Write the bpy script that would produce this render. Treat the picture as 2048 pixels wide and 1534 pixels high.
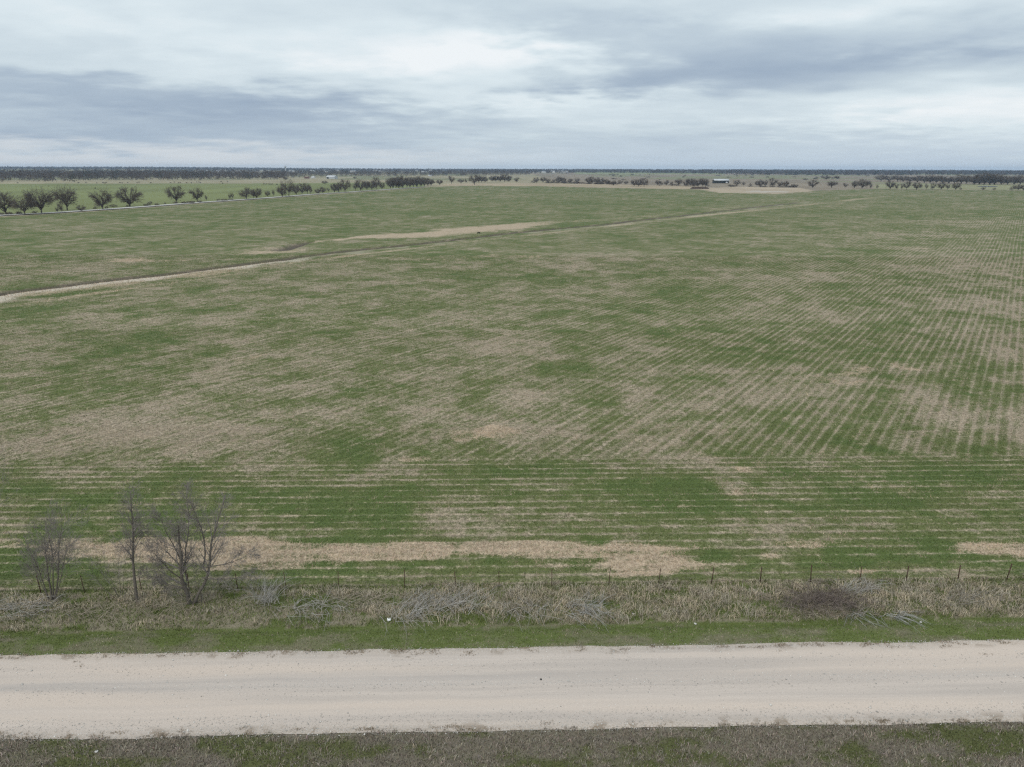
import bpy, math, random
import numpy as np
from mathutils import Matrix, Vector

for o in list(bpy.data.objects): bpy.data.objects.remove(o)
sc = bpy.context.scene
COL = sc.collection
R = math.radians

# ------------------------------------------------------------------ camera
H = 29.0                      # drone height over the road, metres
FPX = 1422.0                  # focal length in photograph pixels (2048 wide)
PITCH, ROLL = R(16.82), R(0.168)
CX, CY = 1024.0, 767.0
cam_rot = Matrix.Rotation(math.pi / 2 - PITCH, 3, 'X') @ Matrix.Rotation(ROLL, 3, 'Z')
cd = bpy.data.cameras.new('camera'); cam = bpy.data.objects.new('camera', cd); COL.objects.link(cam)
cd.sensor_width = 36.0; cd.lens = FPX / 2048 * 36.0
cd.clip_start = 0.5; cd.clip_end = 60000
cam.matrix_world = Matrix.Translation((0, 0, H)) @ cam_rot.to_4x4()
sc.camera = cam
RM = np.array(cam_rot)

def ray(px, py):
    return RM @ np.array([px - CX, CY - py, -FPX])
def P(px, py):
    """a photograph pixel -> the ground point it shows (flat ground)"""
    d = ray(px, py); t = -H / d[2]
    return np.array([d[0] * t, d[1] * t])
def azel(px, py):
    d = ray(px, py); d = d / np.linalg.norm(d)
    return math.atan2(d[0], d[1]), math.asin(d[2])
def height_at(bx, by, ty):
    """height of an upright thing with its foot at pixel (bx, by) and its top at row ty"""
    g = P(bx, by); D = math.hypot(*g); d = ray(bx, ty)
    return H + d[2] / math.hypot(d[0], d[1]) * D
def span(bx, by, w):
    return abs(P(bx + w, by)[0] - P(bx, by)[0])

# ------------------------------------------------------------------ sky, sun, exposure
SUN_EL, SUN_AZ = R(52), R(205)          # high, behind the camera to the left, veiled by cloud
def srgb(r, g, b):
    f = lambda c: (c / 255 / 12.92) if c <= 10.31 else ((c / 255 + 0.055) / 1.055) ** 2.4
    return (f(r), f(g), f(b), 1.0)

class NT:
    """small helper for building node trees"""
    def __init__(s, tree): s.t = tree; s.n = tree.nodes; s.l = tree.links
    def put(s, sock, v):
        if isinstance(v, bpy.types.NodeSocket): s.l.new(v, sock)
        elif v is not None: sock.default_value = v
    def node(s, kind, **kw):
        n = s.n.new(kind)
        for k, v in kw.items(): setattr(n, k, v)
        return n
    def m(s, op, a, b=None, c=None, clamp=False):
        n = s.node('ShaderNodeMath', operation=op, use_clamp=clamp)
        s.put(n.inputs[0], a)
        if b is not None: s.put(n.inputs[1], b)
        if c is not None: s.put(n.inputs[2], c)
        return n.outputs[0]
    def mix(s, f, a, b, mode='MIX'):
        n = s.node('ShaderNodeMix', data_type='RGBA', blend_type=mode)
        s.put(n.inputs[0], f); s.put(n.inputs[6], a); s.put(n.inputs[7], b)
        return n.outputs[2]
    def noise(s, vec, scale, detail=3.0, rough=0.55, dim='3D', dist=0.0):
        n = s.node('ShaderNodeTexNoise', noise_dimensions=dim)
        s.put(n.inputs['Vector'], vec); n.inputs['Scale'].default_value = scale
        n.inputs['Detail'].default_value = detail; n.inputs['Roughness'].default_value = rough
        n.inputs['Distortion'].default_value = dist
        return n.outputs['Fac']
    def vscale(s, vec, xyz):
        n = s.node('ShaderNodeVectorMath', operation='MULTIPLY'); s.put(n.inputs[0], vec); n.inputs[1].default_value = xyz
        return n.outputs[0]
    def ss(s, v, a, b):
        n = s.node('ShaderNodeMapRange', interpolation_type='SMOOTHSTEP')
        s.put(n.inputs[0], v); s.put(n.inputs[1], a); s.put(n.inputs[2], b)
        return n.outputs[0]
    def ramp(s, f, stops):
        n = s.node('ShaderNodeValToRGB'); s.put(n.inputs[0], f)
        e = n.color_ramp.elements
        while len(e) < len(stops): e.new(0.5)
        for k, (p, c) in enumerate(stops): e[k].position = p; e[k].color = c
        return n.outputs[0]
    def sep(s, v):
        n = s.node('ShaderNodeSeparateXYZ'); s.put(n.inputs[0], v); return n.outputs
    def comb(s, x, y, z):
        n = s.node('ShaderNodeCombineXYZ')
        s.put(n.inputs[0], x); s.put(n.inputs[1], y); s.put(n.inputs[2], z); return n.outputs[0]

world = bpy.data.worlds.new('World'); sc.world = world; world.use_nodes = True
w = NT(world.node_tree); w.n.clear()
tc = w.node('ShaderNodeTexCoord').outputs['Generated']
dx, dy, dz = w.sep(tc)
az0 = w.m('ARCTAN2', dx, dy)
el0 = w.m('ARCSINE', dz)
zc = w.m('MAXIMUM', dz, 0.0)
inv = w.m('DIVIDE', 1.0, w.m('ADD', zc, 0.10))
cloud_uv = w.comb(w.m('MULTIPLY', dx, inv), w.m('MULTIPLY', dy, inv), 0.0)      # where the ray meets the cloud deck
wn = w.noise(cloud_uv, 1.3, 2, 0.5)
wn2 = w.noise(w.vscale(cloud_uv, (1, 1, 1)), 3.1, 3, 0.55)
az = w.m('ADD', az0, w.m('MULTIPLY', w.m('SUBTRACT', wn2, 0.5), 0.35))
el = w.m('ADD', el0, w.m('MULTIPLY', w.m('SUBTRACT', wn, 0.5), 0.05))
el = w.m('ADD', el, w.m('MULTIPLY', w.m('SUBTRACT', wn2, 0.5), 0.03))
PXA = 1 / 1485.0
CLOUDS = [  # px, py, half width, half height, brightness
    (210, 205, 330, 42, -.42), (420, 190, 140, 22, -.18), (620, 228, 230, 24, -.26), (300, 282, 560, 22, -.34),
    (40, 152, 90, 12, -.22), (190, 92, 150, 18, -.16), (470, 45, 130, 20, -.14),
    (1230, 172, 210, 20, -.40), (1480, 148, 260, 30, -.36), (1760, 118, 200, 26, -.38), (1150, 52, 130, 26, -.30),
    (1390, 85, 200, 30, -.20), (1880, 40, 140, 20, -.20), (1480, 285, 300, 26, -.20), (1000, 30, 140, 20, -.12),
    (650, 105, 300, 42, .22), (990, 120, 160, 45, .40), (1080, 205, 150, 14, .25), (1960, 215, 190, 36, .34),
    (1740, 18, 190, 14, .28), (210, 140, 220, 10, .20), (60, 25, 200, 30, .14), (1500, 195, 300, 10, .10)]
t = w.m('ADD', 0.68, w.m('MULTIPLY', w.m('SUBTRACT', w.noise(cloud_uv, 0.9, 4, 0.55), 0.5), 0.42))
t = w.m('ADD', t, w.m('MULTIPLY', w.m('SUBTRACT', w.noise(w.vscale(cloud_uv, (1, 1.5, 1)), 4.0, 4, 0.6), 0.5), 0.16))
for (px, py, sx, sy, amp) in CLOUDS:
    a0, e0 = azel(px, py)
    du = w.m('DIVIDE', w.m('SUBTRACT', az, a0), sx * PXA)
    dv = w.m('DIVIDE', w.m('SUBTRACT', el, e0), sy * PXA)
    g = w.m('EXPONENT', w.m('MULTIPLY', w.m('ADD', w.m('MULTIPLY', du, du), w.m('MULTIPLY', dv, dv)), -0.5))
    t = w.m('ADD', t, w.m('MULTIPLY', g, amp * .80))
cloud = w.ramp(t, [(0.0, srgb(150, 168, 190)), (0.28, srgb(174, 190, 206)), (0.58, srgb(203, 217, 226)), (0.8, srgb(222, 234, 240)), (1.0, srgb(242, 247, 250))])
# the pale gap under the deck, low over the horizon, warmer to the left
gap = w.m('MULTIPLY', w.ss(el, 0.036, 0.008), w.ss(az0, 0.25, -0.35))
cloud = w.mix(w.m('MULTIPLY', gap, 0.75), cloud, srgb(217, 221, 225))
cloud = w.mix(w.m('MULTIPLY', w.ss(el, 0.05, 0.0), w.ss(az0, -0.2, 0.3)), cloud, srgb(196, 210, 223))
sky = w.node('ShaderNodeTexSky', sky_type='NISHITA', sun_disc=False, sun_elevation=SUN_EL, sun_rotation=SUN_AZ)
sky.air_density = 1.2; sky.dust_density = 2.0
BG = 0.1
clouds10 = w.vscale(cloud, (1.0 / BG, 1.0 / BG, 1.0 / BG))
skymix = w.mix(0.96, sky.outputs[0], clouds10)
bg = w.node('ShaderNodeBackground'); bg.inputs[1].default_value = BG; w.l.new(skymix, bg.inputs[0])
wo = w.node('ShaderNodeOutputWorld'); w.l.new(bg.outputs[0], wo.inputs[0])

sl = bpy.data.lights.new('sun', 'SUN'); sl.energy = 1.5; sl.angle = R(35); sl.color = (1.0, 0.96, 0.90)
sun = bpy.data.objects.new('sun', sl); COL.objects.link(sun)
sd = Vector((math.sin(SUN_AZ) * math.cos(SUN_EL), math.cos(SUN_AZ) * math.cos(SUN_EL), math.sin(SUN_EL)))
sun.rotation_euler = sd.to_track_quat('Z', 'Y').to_euler(); sun.location = (0, -40, 80)

vs = sc.view_settings
vs.view_transform = 'Standard'; vs.look = 'None'; vs.gamma = 1.0; vs.exposure = 0.0; vs.use_curve_mapping = False
sc.cycles.max_bounces = 3; sc.cycles.diffuse_bounces = 2; sc.cycles.volume_bounces = 0
sc.cycles.use_denoising = False; sc.cycles.filter_width = 1.3
world.cycles.sampling_method = 'MANUAL'; world.cycles.sample_map_resolution = 512
sc.cycles.transparent_max_bounces = 8

# ------------------------------------------------------------------ helpers
def tag(o, label=None, cat=None, group=None, kind=None):
    if label: o['label'] = label
    if cat: o['category'] = cat
    if group: o['group'] = group
    if kind: o['kind'] = kind
    return o
def empty(name, loc, rz=0, scale=(1, 1, 1)):
    o = bpy.data.objects.new(name, None); COL.objects.link(o)
    o.location = loc; o.rotation_euler = (0, 0, rz); o.scale = scale; o.empty_display_size = 0.2
    return o
def link(name, me, parent=None):
    o = bpy.data.objects.new(name, me); COL.objects.link(o)
    if parent: o.parent = parent
    return o
def mesh_np(name, V, F, mat, col=None, attrs=None, smooth=False):
    """V (n,3), F (m,k): one mesh from arrays; col (n,3) becomes the colour attribute 'tint'"""
    V = np.ascontiguousarray(V, np.float32); F = np.ascontiguousarray(F, np.int32)
    me = bpy.data.meshes.new(name); k = F.shape[1]
    me.vertices.add(len(V)); me.vertices.foreach_set('co', V.ravel())
    me.loops.add(F.size); me.loops.foreach_set('vertex_index', F.ravel())
    me.polygons.add(len(F)); me.polygons.foreach_set('loop_start', np.arange(0, F.size, k, dtype=np.int32))
    if smooth: me.polygons.foreach_set('use_smooth', np.ones(len(F), bool))
    me.update(calc_edges=True)
    sets = dict(attrs or {})
    if col is not None: sets['tint'] = col
    for an, c in sets.items():
        a = me.attributes.new(an, 'FLOAT_COLOR', 'POINT')
        c4 = np.ones((len(V), 4), np.float32); c4[:, :3] = c
        a.data.foreach_set('color', c4.ravel())
    me.materials.append(mat)
    return me
def boxes(blist):
    """list of (x0,x1,y0,y1,z0,z1) -> V, F"""
    V, F = [], []
    for (x0, x1, y0, y1, z0, z1) in blist:
        b = len(V)
        V += [(x0, y0, z0), (x1, y0, z0), (x1, y1, z0), (x0, y1, z0), (x0, y0, z1), (x1, y0, z1), (x1, y1, z1), (x0, y1, z1)]
        F += [(b, b + 3, b + 2, b + 1), (b + 4, b + 5, b + 6, b + 7), (b, b + 1, b + 5, b + 4), (b + 1, b + 2, b + 6, b + 5), (b + 2, b + 3, b + 7, b + 6), (b + 3, b, b + 4, b + 7)]
    return np.array(V, float), np.array(F)
def tubes(segs, k=4):
    """segs (n,8): p0 p1 r0 r1 -> tapered tubes"""
    S = np.asarray(segs, float); p0, p1, r0, r1 = S[:, :3], S[:, 3:6], S[:, 6], S[:, 7]
    d = p1 - p0; d /= np.maximum(np.linalg.norm(d, axis=1, keepdims=True), 1e-9)
    up = np.where(np.abs(d[:, 2:3]) > 0.9, np.array([[1.0, 0, 0]]), np.array([[0, 0, 1.0]]))
    a = np.cross(d, up); a /= np.linalg.norm(a, axis=1, keepdims=True); b = np.cross(d, a)
    ang = np.arange(k) * 2 * math.pi / k
    off = a[:, None, :] * np.cos(ang)[None, :, None] + b[:, None, :] * np.sin(ang)[None, :, None]
    V = np.concatenate([p0[:, None, :] + off * r0[:, None, None], p1[:, None, :] + off * r1[:, None, None]], axis=1).reshape(-1, 3)
    n = len(S); base = (np.arange(n) * 2 * k)[:, None]
    i = np.arange(k); j = (i + 1) % k
    q = np.stack([i, j, j + k, i + k], axis=1)
    F = (base[:, :, None] + q[None]).reshape(-1, 4)
    return V, F

def _hash(ix, iy, seed):
    h = (ix.astype(np.int64) * 374761393 + iy.astype(np.int64) * 668265263 + seed * 974711) & 0x7fffffff
    h = ((h ^ (h >> 13)) * 1274126177) & 0x7fffffff
    return ((h ^ (h >> 16)) & 0xffff) / 65535.0
def vnoise(x, y, seed=0):
    ix = np.floor(x); iy = np.floor(y); fx = x - ix; fy = y - iy
    fx = fx * fx * (3 - 2 * fx); fy = fy * fy * (3 - 2 * fy)
    a = _hash(ix, iy, seed); b = _hash(ix + 1, iy, seed); c = _hash(ix, iy + 1, seed); d = _hash(ix + 1, iy + 1, seed)
    return (a * (1 - fx) + b * fx) * (1 - fy) + (c * (1 - fx) + d * fx) * fy
def fbm(x, y, octs=4, seed=0, gain=0.55):
    s = 0; amp = 1; tot = 0
    for k in range(octs):
        s = s + amp * vnoise(x * 2.03 ** k + 17.3 * k, y * 2.03 ** k - 9.1 * k, seed + k * 31); tot += amp; amp *= gain
    return s / tot
def sstep(a, b, x):
    t = np.clip((x - a) / (b - a), 0, 1); return t * t * (3 - 2 * t)

# ------------------------------------------------------------------ layout of the land (world metres)
# road / fence direction from the photograph: nearly square to the view, a degree or so off
fa, fb = P(82, 1190), P(2012, 1165)
RD = (fb - fa) / np.linalg.norm(fb - fa)         # along the road, to the right
RN = np.array([-RD[1], RD[0]])                    # away from the camera
F0 = fa.copy()
def road_uv(x, y):
    """u along the fence, v metres beyond the fence line (negative on the road's side)"""
    return (x - F0[0]) * RD[0] + (y - F0[1]) * RD[1], (x - F0[0]) * RN[0] + (y - F0[1]) * RN[1]
def uv_xy(u, v):
    return F0[0] + u * RD[0] + v * RN[0], F0[1] + u * RD[1] + v * RN[1]
V_FAR = float(np.mean([road_uv(*P(a, b))[1] for a, b in ((100, 1311), (700, 1302), (1400, 1286), (1950, 1284))]))
V_NEAR = float(np.mean([road_uv(*P(a, b))[1] for a, b in ((100, 1474), (700, 1466), (1400, 1456), (1950, 1451))]))
V_TALL = float(np.mean([road_uv(*P(a, b))[1] for a, b in ((200, 1252), (900, 1243), (1500, 1236), (1950, 1232))]))
V_HEAD = float(np.mean([road_uv(*P(a, b))[1] for a, b in ((300, 935), (1100, 915), (1900, 905))]))
hd = ray(2060, 340); ROWD = np.array([hd[0], hd[1]]) / math.hypot(hd[0], hd[1]); ROWN = np.array([-ROWD[1], ROWD[0]])

def poly_dist(x, y, pts):
    """distance to a polyline, signed side (+ = beyond), and position 0..1 along it"""
    best = np.full(x.shape, 1e9); side = np.zeros(x.shape); along = np.zeros(x.shape)
    n = len(pts) - 1
    for k in range(n):
        a, b = pts[k], pts[k + 1]; d = b - a; L2 = d @ d
        t = np.clip(((x - a[0]) * d[0] + (y - a[1]) * d[1]) / L2, 0, 1)
        ex = x - a[0] - t * d[0]; ey = y - a[1] - t * d[1]; dist = np.hypot(ex, ey)
        c = d[0] * ey - d[1] * ex
        mk = dist < best
        best = np.where(mk, dist, best); side = np.where(mk, np.sign(c), side); along = np.where(mk, (k + t) / n, along)
    return best, side, along
def in_poly(x, y, pts):
    r = np.zeros(x.shape, bool); n = len(pts)
    for k in range(n):
        (x0, y0), (x1, y1) = pts[k], pts[(k + 1) % n]
        c = ((y0 > y) != (y1 > y)) & (x < (x1 - x0) * (y - y0) / (y1 - y0 + 1e-12) + x0)
        r ^= c
    return r
def PL(*pp): return [P(a, b) for a, b in pp]

DITCH = PL((-160, 617), (0, 587), (120, 572), (250, 556), (350, 546), (440, 534), (520, 524), (600, 513), (700, 501), (790, 492), (900, 480), (1000, 468), (1100, 458), (1200, 450), (1300, 438), (1400, 427), (1500, 415), (1600, 405))
BANK = PL((440, 512), (520, 501), (600, 486), (700, 477), (800, 472), (900, 463), (1000, 455), (1090, 446), (1200, 440), (1330, 429), (1480, 413))
GULLY = PL((560, 500), (585, 492), (600, 487), (616, 483))
PATH = PL((-160, 640), (0, 616), (250, 580), (450, 552), (600, 524), (800, 500), (1000, 476), (1200, 455), (1400, 432), (1600, 411), (1750, 395), (1900, 388))
FIELD_EDGE = PL((-700, 480), (-300, 455), (0, 434), (100, 429), (206, 422), (300, 415), (400, 407.5), (500, 401), (620, 391), (700, 386), (770, 381), (870, 373.5), (960, 371.5), (1080, 372.5), (1200, 375.5), (1300, 377.5), (1400, 379), (1440, 386), (1560, 388), (1640, 381), (1760, 378), (2048, 381), (2600, 388))
FIELD = FIELD_EDGE + PL((2600, 900), (3000, 1165), (-1200, 1195), (-1200, 620))
LANE = PL((-700, 478), (-300, 453), (0, 431.8), (100, 427), (206, 420), (300, 413), (400, 405.6), (500, 399.2), (620, 389.4), (700, 384.4), (780, 378.6), (850, 374))
PASTURE = LANE + PL((850, 364), (500, 367), (0, 367.5), (-700, 372))

# straw patches: px, py, half width, half height, amount  (read off the photograph, turned into ground ellipses)
STRAW = [(230, 875, 260, 42, .6), (480, 828, 190, 46, .6), (600, 745, 140, 26, .5), (330, 795, 160, 22, .4), (850, 822, 160, 28, .45), (1250, 872, 190, 42, .65),
    (1330, 925, 120, 22, .55), (1050, 690, 130, 24, .45), (1110, 790, 70, 14, .35), (1930, 812, 110, 20, .55), (2010, 862, 70, 16, .5), (80, 945, 90, 18, .5),
    (1400, 800, 110, 22, .4), (1520, 770, 170, 30, .35), (1450, 1058, 120, 20, .4), (1760, 1055, 260, 14, .3), (640, 575, 110, 9, .5), (330, 640, 220, 11, .45), (560, 602, 130, 9, .4),
    (1230, 510, 100, 8, .6), (1000, 532, 160, 9, .4), (1160, 577, 90, 7, .45), (1920, 532, 170, 22, .45), (1980, 612, 100, 18, .4), (1850, 700, 200, 24, .3),
    (640, 690, 240, 16, .35), (250, 725, 250, 12, .3), (800, 640, 200, 12, .3), (100, 830, 120, 20, .4), (760, 945, 120, 16, .45), (560, 945, 80, 14, .35), (1650, 925, 130, 10, .25),
    (1820, 470, 140, 6, .5), (1960, 445, 160, 6, .4), (1450, 560, 160, 9, .3), (1700, 560, 160, 10, .3), (250, 560, 200, 8, .2), (120, 540, 140, 7, .3), (820, 890, 70, 22, .4),
    (150, 600, 190, 5, .3), (900, 560, 160, 7, .3), (1330, 640, 160, 14, .25), (1640, 640, 160, 16, .25), (1100, 1040, 220, 12, .25), (900, 1050, 120, 12, .3), (1040, 860, 60, 14, .3)]
TAN = [(960, 866, 55, 15, .5), (845, 915, 45, 13, .6), (300, 1100, 250, 22, 1.1), (520, 1115, 130, 26, 1.2), (780, 1100, 170, 17, 1.1), (1100, 1097, 160, 13, 1.1), (1290, 1128, 170, 20, 1.05), (1310, 1098, 120, 9, .7),
    (1630, 1086, 78, 8, .95), (1535, 1111, 32, 10, .9), (1965, 1100, 100, 17, 1.0), (1385, 1016, 42, 11, .8), (1500, 985, 30, 8, .5), (1735, 1144, 34, 7, .9), (1850, 1118, 50, 6, .6),
    (1230, 1150, 50, 6, .5), (700, 1142, 40, 6, .4), (100, 1085, 90, 10, .8), (1060, 1108, 30, 6, .5), (1480, 936, 26, 8, .5),
    (960, 458, 120, 6, .45), (560, 502, 40, 4, .5), (500, 506, 30, 3, .5), (90, 546, 24, 4, .8), (250, 520, 50, 3, .6), (150, 535, 40, 3, .6),
    (310, 522, 60, 3, .6), (1820, 496, 60, 5, .5), (1680, 735, 60, 8, .5), (1800, 728, 40, 8, .5), (1650, 760, 50, 8, .4), (490, 714, 30, 6, .4), (1000, 512, 120, 4, .4), (760, 520, 160, 5, .4), (480, 1085, 60, 6, .7)]
GREEN = [(640, 1020, 190, 22, .6), (300, 1000, 140, 22, .5), (930, 985, 240, 16, .5), (1600, 1012, 190, 18, .8), (1730, 875, 230, 26, .4), (1150, 555, 150, 8, .6), (1400, 527, 140, 7, .5), (1000, 545, 130, 7, .4),
    (600, 822, 60, 11, .5), (110, 985, 130, 16, .5), (900, 1130, 90, 7, .8), (640, 1150, 100, 7, .8), (1040, 1128, 80, 12, .8), (1500, 1150, 90, 10, .7), (1650, 1118, 180, 14, .6), (1850, 1085, 90, 10, .4),
    (30, 1130, 60, 16, .8), (930, 1098, 12, 14, 1.0), (1130, 1104, 300, 2.2, .7), (700, 452, 60, 4, .5), (570, 510, 40, 7, .7), (1400, 403, 40, 4, .8), (700, 880, 120, 14, .3), (1130, 935, 70, 16, .5),
    (1500, 850, 60, 30, .3), (1900, 640, 140, 14, .3), (1930, 485, 110, 6, .4), (1260, 655, 130, 12, .25), (1000, 745, 120, 10, .2), (640, 560, 130, 6, .3), (1700, 520, 120, 6, .4), (1830, 960, 220, 30, .35)]
def ellipses(L):
    out = []
    for (px, py, rx, ry, a) in L:
        c = P(px, py); wx = abs(P(px + rx, py)[0] - c[0]); wy = abs(P(px, py - ry)[1] - P(px, py + ry)[1]) / 2
        out.append((c[0], c[1], wx, wy, a))
    return out
E_STRAW, E_TAN, E_GREEN = ellipses(STRAW), ellipses(TAN), ellipses(GREEN)
def blot(x, y, L, sharp):
    s = np.zeros(x.shape)
    for (cx, cy, wx, wy, a) in L:
        q = ((x - cx) / wx) ** 2 + ((y - cy) / wy) ** 2
        mk = q < 9
        if mk.any(): s[mk] += a * np.exp(-0.75 * q[mk] ** sharp)
    return s
def field_state(x, y):
    """straw share, tan share (both 0..1) of the field's cover at ground points"""
    u, v = road_uv(x, y)
    sc_ = 1.0 + sstep(60, 400, y) * 3.0                # patches that show at all get broader with distance
    wx = (fbm(x / 7, y / 7, 3, 5) - .5) * 6 + (fbm(x / 1.7, y / 1.7, 2, 8) - .5) * 1.6
    wy = (fbm(x / 7, y / 7, 3, 6) - .5) * 6 + (fbm(x / 1.7, y / 1.7, 2, 9) - .5) * 1.6
    rel = sstep(0, 120, y)
    X = x + wx * (.3 + rel); Y = y + wy * (.16 + rel * 1.6 * sstep(50, 90, y))
    straw = blot(X, Y, E_STRAW, 1.2); tan = blot(X, Y, E_TAN, 1.7); green = blot(X, Y, E_GREEN, 1.2)
    n = fbm(x / 22, y / 30, 4, 11); n2 = fbm(x / 5.5, y / 5.5, 3, 13)
    D = .345 + (n - .5) * .55 + (n2 - .5) * .9 + straw * .48 - green * .28 + (fbm(x / 2.6, y / 1.6, 3, 15) - .5) * .55
    D = D + sstep(0, 60, x - 20 - .2 * y) * .05 - sstep(200, 420, y) * .12
    D = D + .20 * sstep(2.6, 1.2, v + (n2 - .5) * 2)
    hl = sstep(V_HEAD + 2, V_HEAD - 3, v)
    D = D - hl * .12
    n2f = n2 * (1 - rel) + rel * (fbm(x / 26, y / 20, 4, 17) * .8 + n2 * .2); n2t = np.where(y > 130, n2f, n2)
    T = np.clip(.5 + (np.minimum(tan, 1.0) * np.where(y > 130, .85, .95) + (n2t - .5) * np.where(y > 130, 2.2, 1.5) + (fbm(x / 1.3, y / .9, 3, 19) - .5) * .8 - green * .5 - .5) * 1.1, 0, 1) * sstep(.1, .3, tan)
    # the dry way beside the ditch
    pd, ps, pa = poly_dist(x, y, PATH)
    pw = 1.6 + sstep(200, 500, y) * 3
    T = np.maximum(T, .8 * sstep(pw * 1.7, pw * .4, pd + (n2 - .5) * 3) * (0.35 + .65 * vnoise(pa * 40, pa * 0, 3)))
    bd, bs_, ba = poly_dist(x, y, BANK)
    bw_ = (4 + 9 * sstep(.3, .5, ba) * sstep(.8, .6, ba)) * sstep(-.02, .12, ba) * (.3 + 1.4 * fbm(x / 22, y / 14, 3, 23))
    rag = (fbm(x / 16, y / 22, 4, 24) - .5) * 26
    T = np.maximum(T, (.45 + .5 * sstep(.1, .3, ba) * sstep(.8, .6, ba)) * sstep(bw_ * 1.6, bw_ * .4, bd + rag))
    dd_, ds_, da_ = poly_dist(x, y, DITCH)
    T = np.maximum(T, .7 * sstep(16, 9, dd_ + (fbm(x / 10, y / 10, 4, 26) - .5) * 16) * (ds_ < 0) * sstep(.42, .25, da_))
    return np.clip(D, 0, 1), np.clip(T, 0, 1)
def ditch_state(x, y):
    d, s, a = poly_dist(x, y, DITCH)
    ds = d * s                                          # + beyond the ditch
    j = (fbm(x / 9, y / 9, 3, 21) - .5)
    dsj = ds + j * 2.2
    depth = 1.5 * sstep(.0, .12, a) * 0 + 1.6 * (1 - .55 * sstep(.55, 1, a))
    # steep far wall, gentle near side
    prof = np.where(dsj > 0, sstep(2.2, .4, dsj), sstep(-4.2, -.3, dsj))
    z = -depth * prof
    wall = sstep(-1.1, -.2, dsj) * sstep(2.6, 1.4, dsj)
    left = sstep(.50, .30, a)
    pale = sstep(-11, -5, dsj + j * 12) * sstep(-.3, -1.2, dsj) * (left * sstep(.03, .1, a + .1) + .25 * (1 - left) * (j > 0))
    gd, gs, ga = poly_dist(x, y, GULLY)
    gj = gd + j * 1.5
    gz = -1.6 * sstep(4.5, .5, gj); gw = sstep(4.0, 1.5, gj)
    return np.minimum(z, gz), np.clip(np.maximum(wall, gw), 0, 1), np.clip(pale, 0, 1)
def land_z(x, y):
    d = np.hypot(x, y)
    z = sstep(2200, 8000, d) * 9 + sstep(1500, 6000, d) * (fbm(x / 1900, y / 1900, 3, 40) - .5) * 14 * sstep(2000, 5000, d)
    z = z + sstep(-200, -3500, x) * sstep(3500, 7000, d) * 8
    z = z + (fbm(x / 60, y / 60, 2, 41) - .5) * .5 * sstep(55, 120, d)
    u, v = road_uv(x, y)
    z = z - .28 * np.exp(-((v - (V_TALL - .1)) / .9) ** 2)                # shallow roadside ditch
    z = z + .10 * np.exp(-(v / .8) ** 2)
    return z

# ------------------------------------------------------------------ materials
def mat_new(name):
    m = bpy.data.materials.new(name); m.use_nodes = True
    t = NT(m.node_tree); t.n.clear()
    b = t.node('ShaderNodeBsdfPrincipled'); b.inputs['Roughness'].default_value = .92
    b.inputs['Specular IOR Level'].default_value = .12
    o = t.node('ShaderNodeOutputMaterial'); t.l.new(b.outputs[0], o.inputs[0])
    return m, t, b
def mat_plain(name, c, rough=.9, var=.25, scale=3.0, spec=.15, metal=0.0):
    m, t, b = mat_new(name)
    tcn = t.node('ShaderNodeTexCoord').outputs['Object']
    n = t.noise(tcn, scale, 4)
    f = t.m('ADD', t.m('MULTIPLY', t.m('SUBTRACT', n, .5), 2 * var), 1.0)
    t.l.new(t.mix(1.0, (*c[:3], 1), t.comb(f, f, f), 'MULTIPLY'), b.inputs['Base Color'])
    b.inputs['Roughness'].default_value = rough; b.inputs['Specular IOR Level'].default_value = spec; b.inputs['Metallic'].default_value = metal
    return m
def mat_tint(name, rough=.9, var=.0, scale=2.0):
    m, t, b = mat_new(name)
    a = t.node('ShaderNodeAttribute', attribute_name='tint')
    c = a.outputs['Color']
    if var:
        g = t.node('ShaderNodeNewGeometry').outputs['Position']; n = t.noise(g, scale, 3)
        f = t.m('ADD', t.m('MULTIPLY', t.m('SUBTRACT', n, .5), 2 * var), 1.0)
        c = t.mix(1.0, c, t.comb(f, f, f), 'MULTIPLY')
    t.l.new(c, b.inputs['Base Color']); b.inputs['Roughness'].default_value = rough
    return m
C_GREEN = np.array([.106, .128, .043]); C_GREEN2 = np.array([.145, .157, .064]); C_LUSH = np.array([.080, .118, .034])
C_STRAW = np.array([.345, .283, .208]); C_TAN = np.array([.46, .362, .262]); C_SOIL = np.array([.19, .16, .125])

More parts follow.
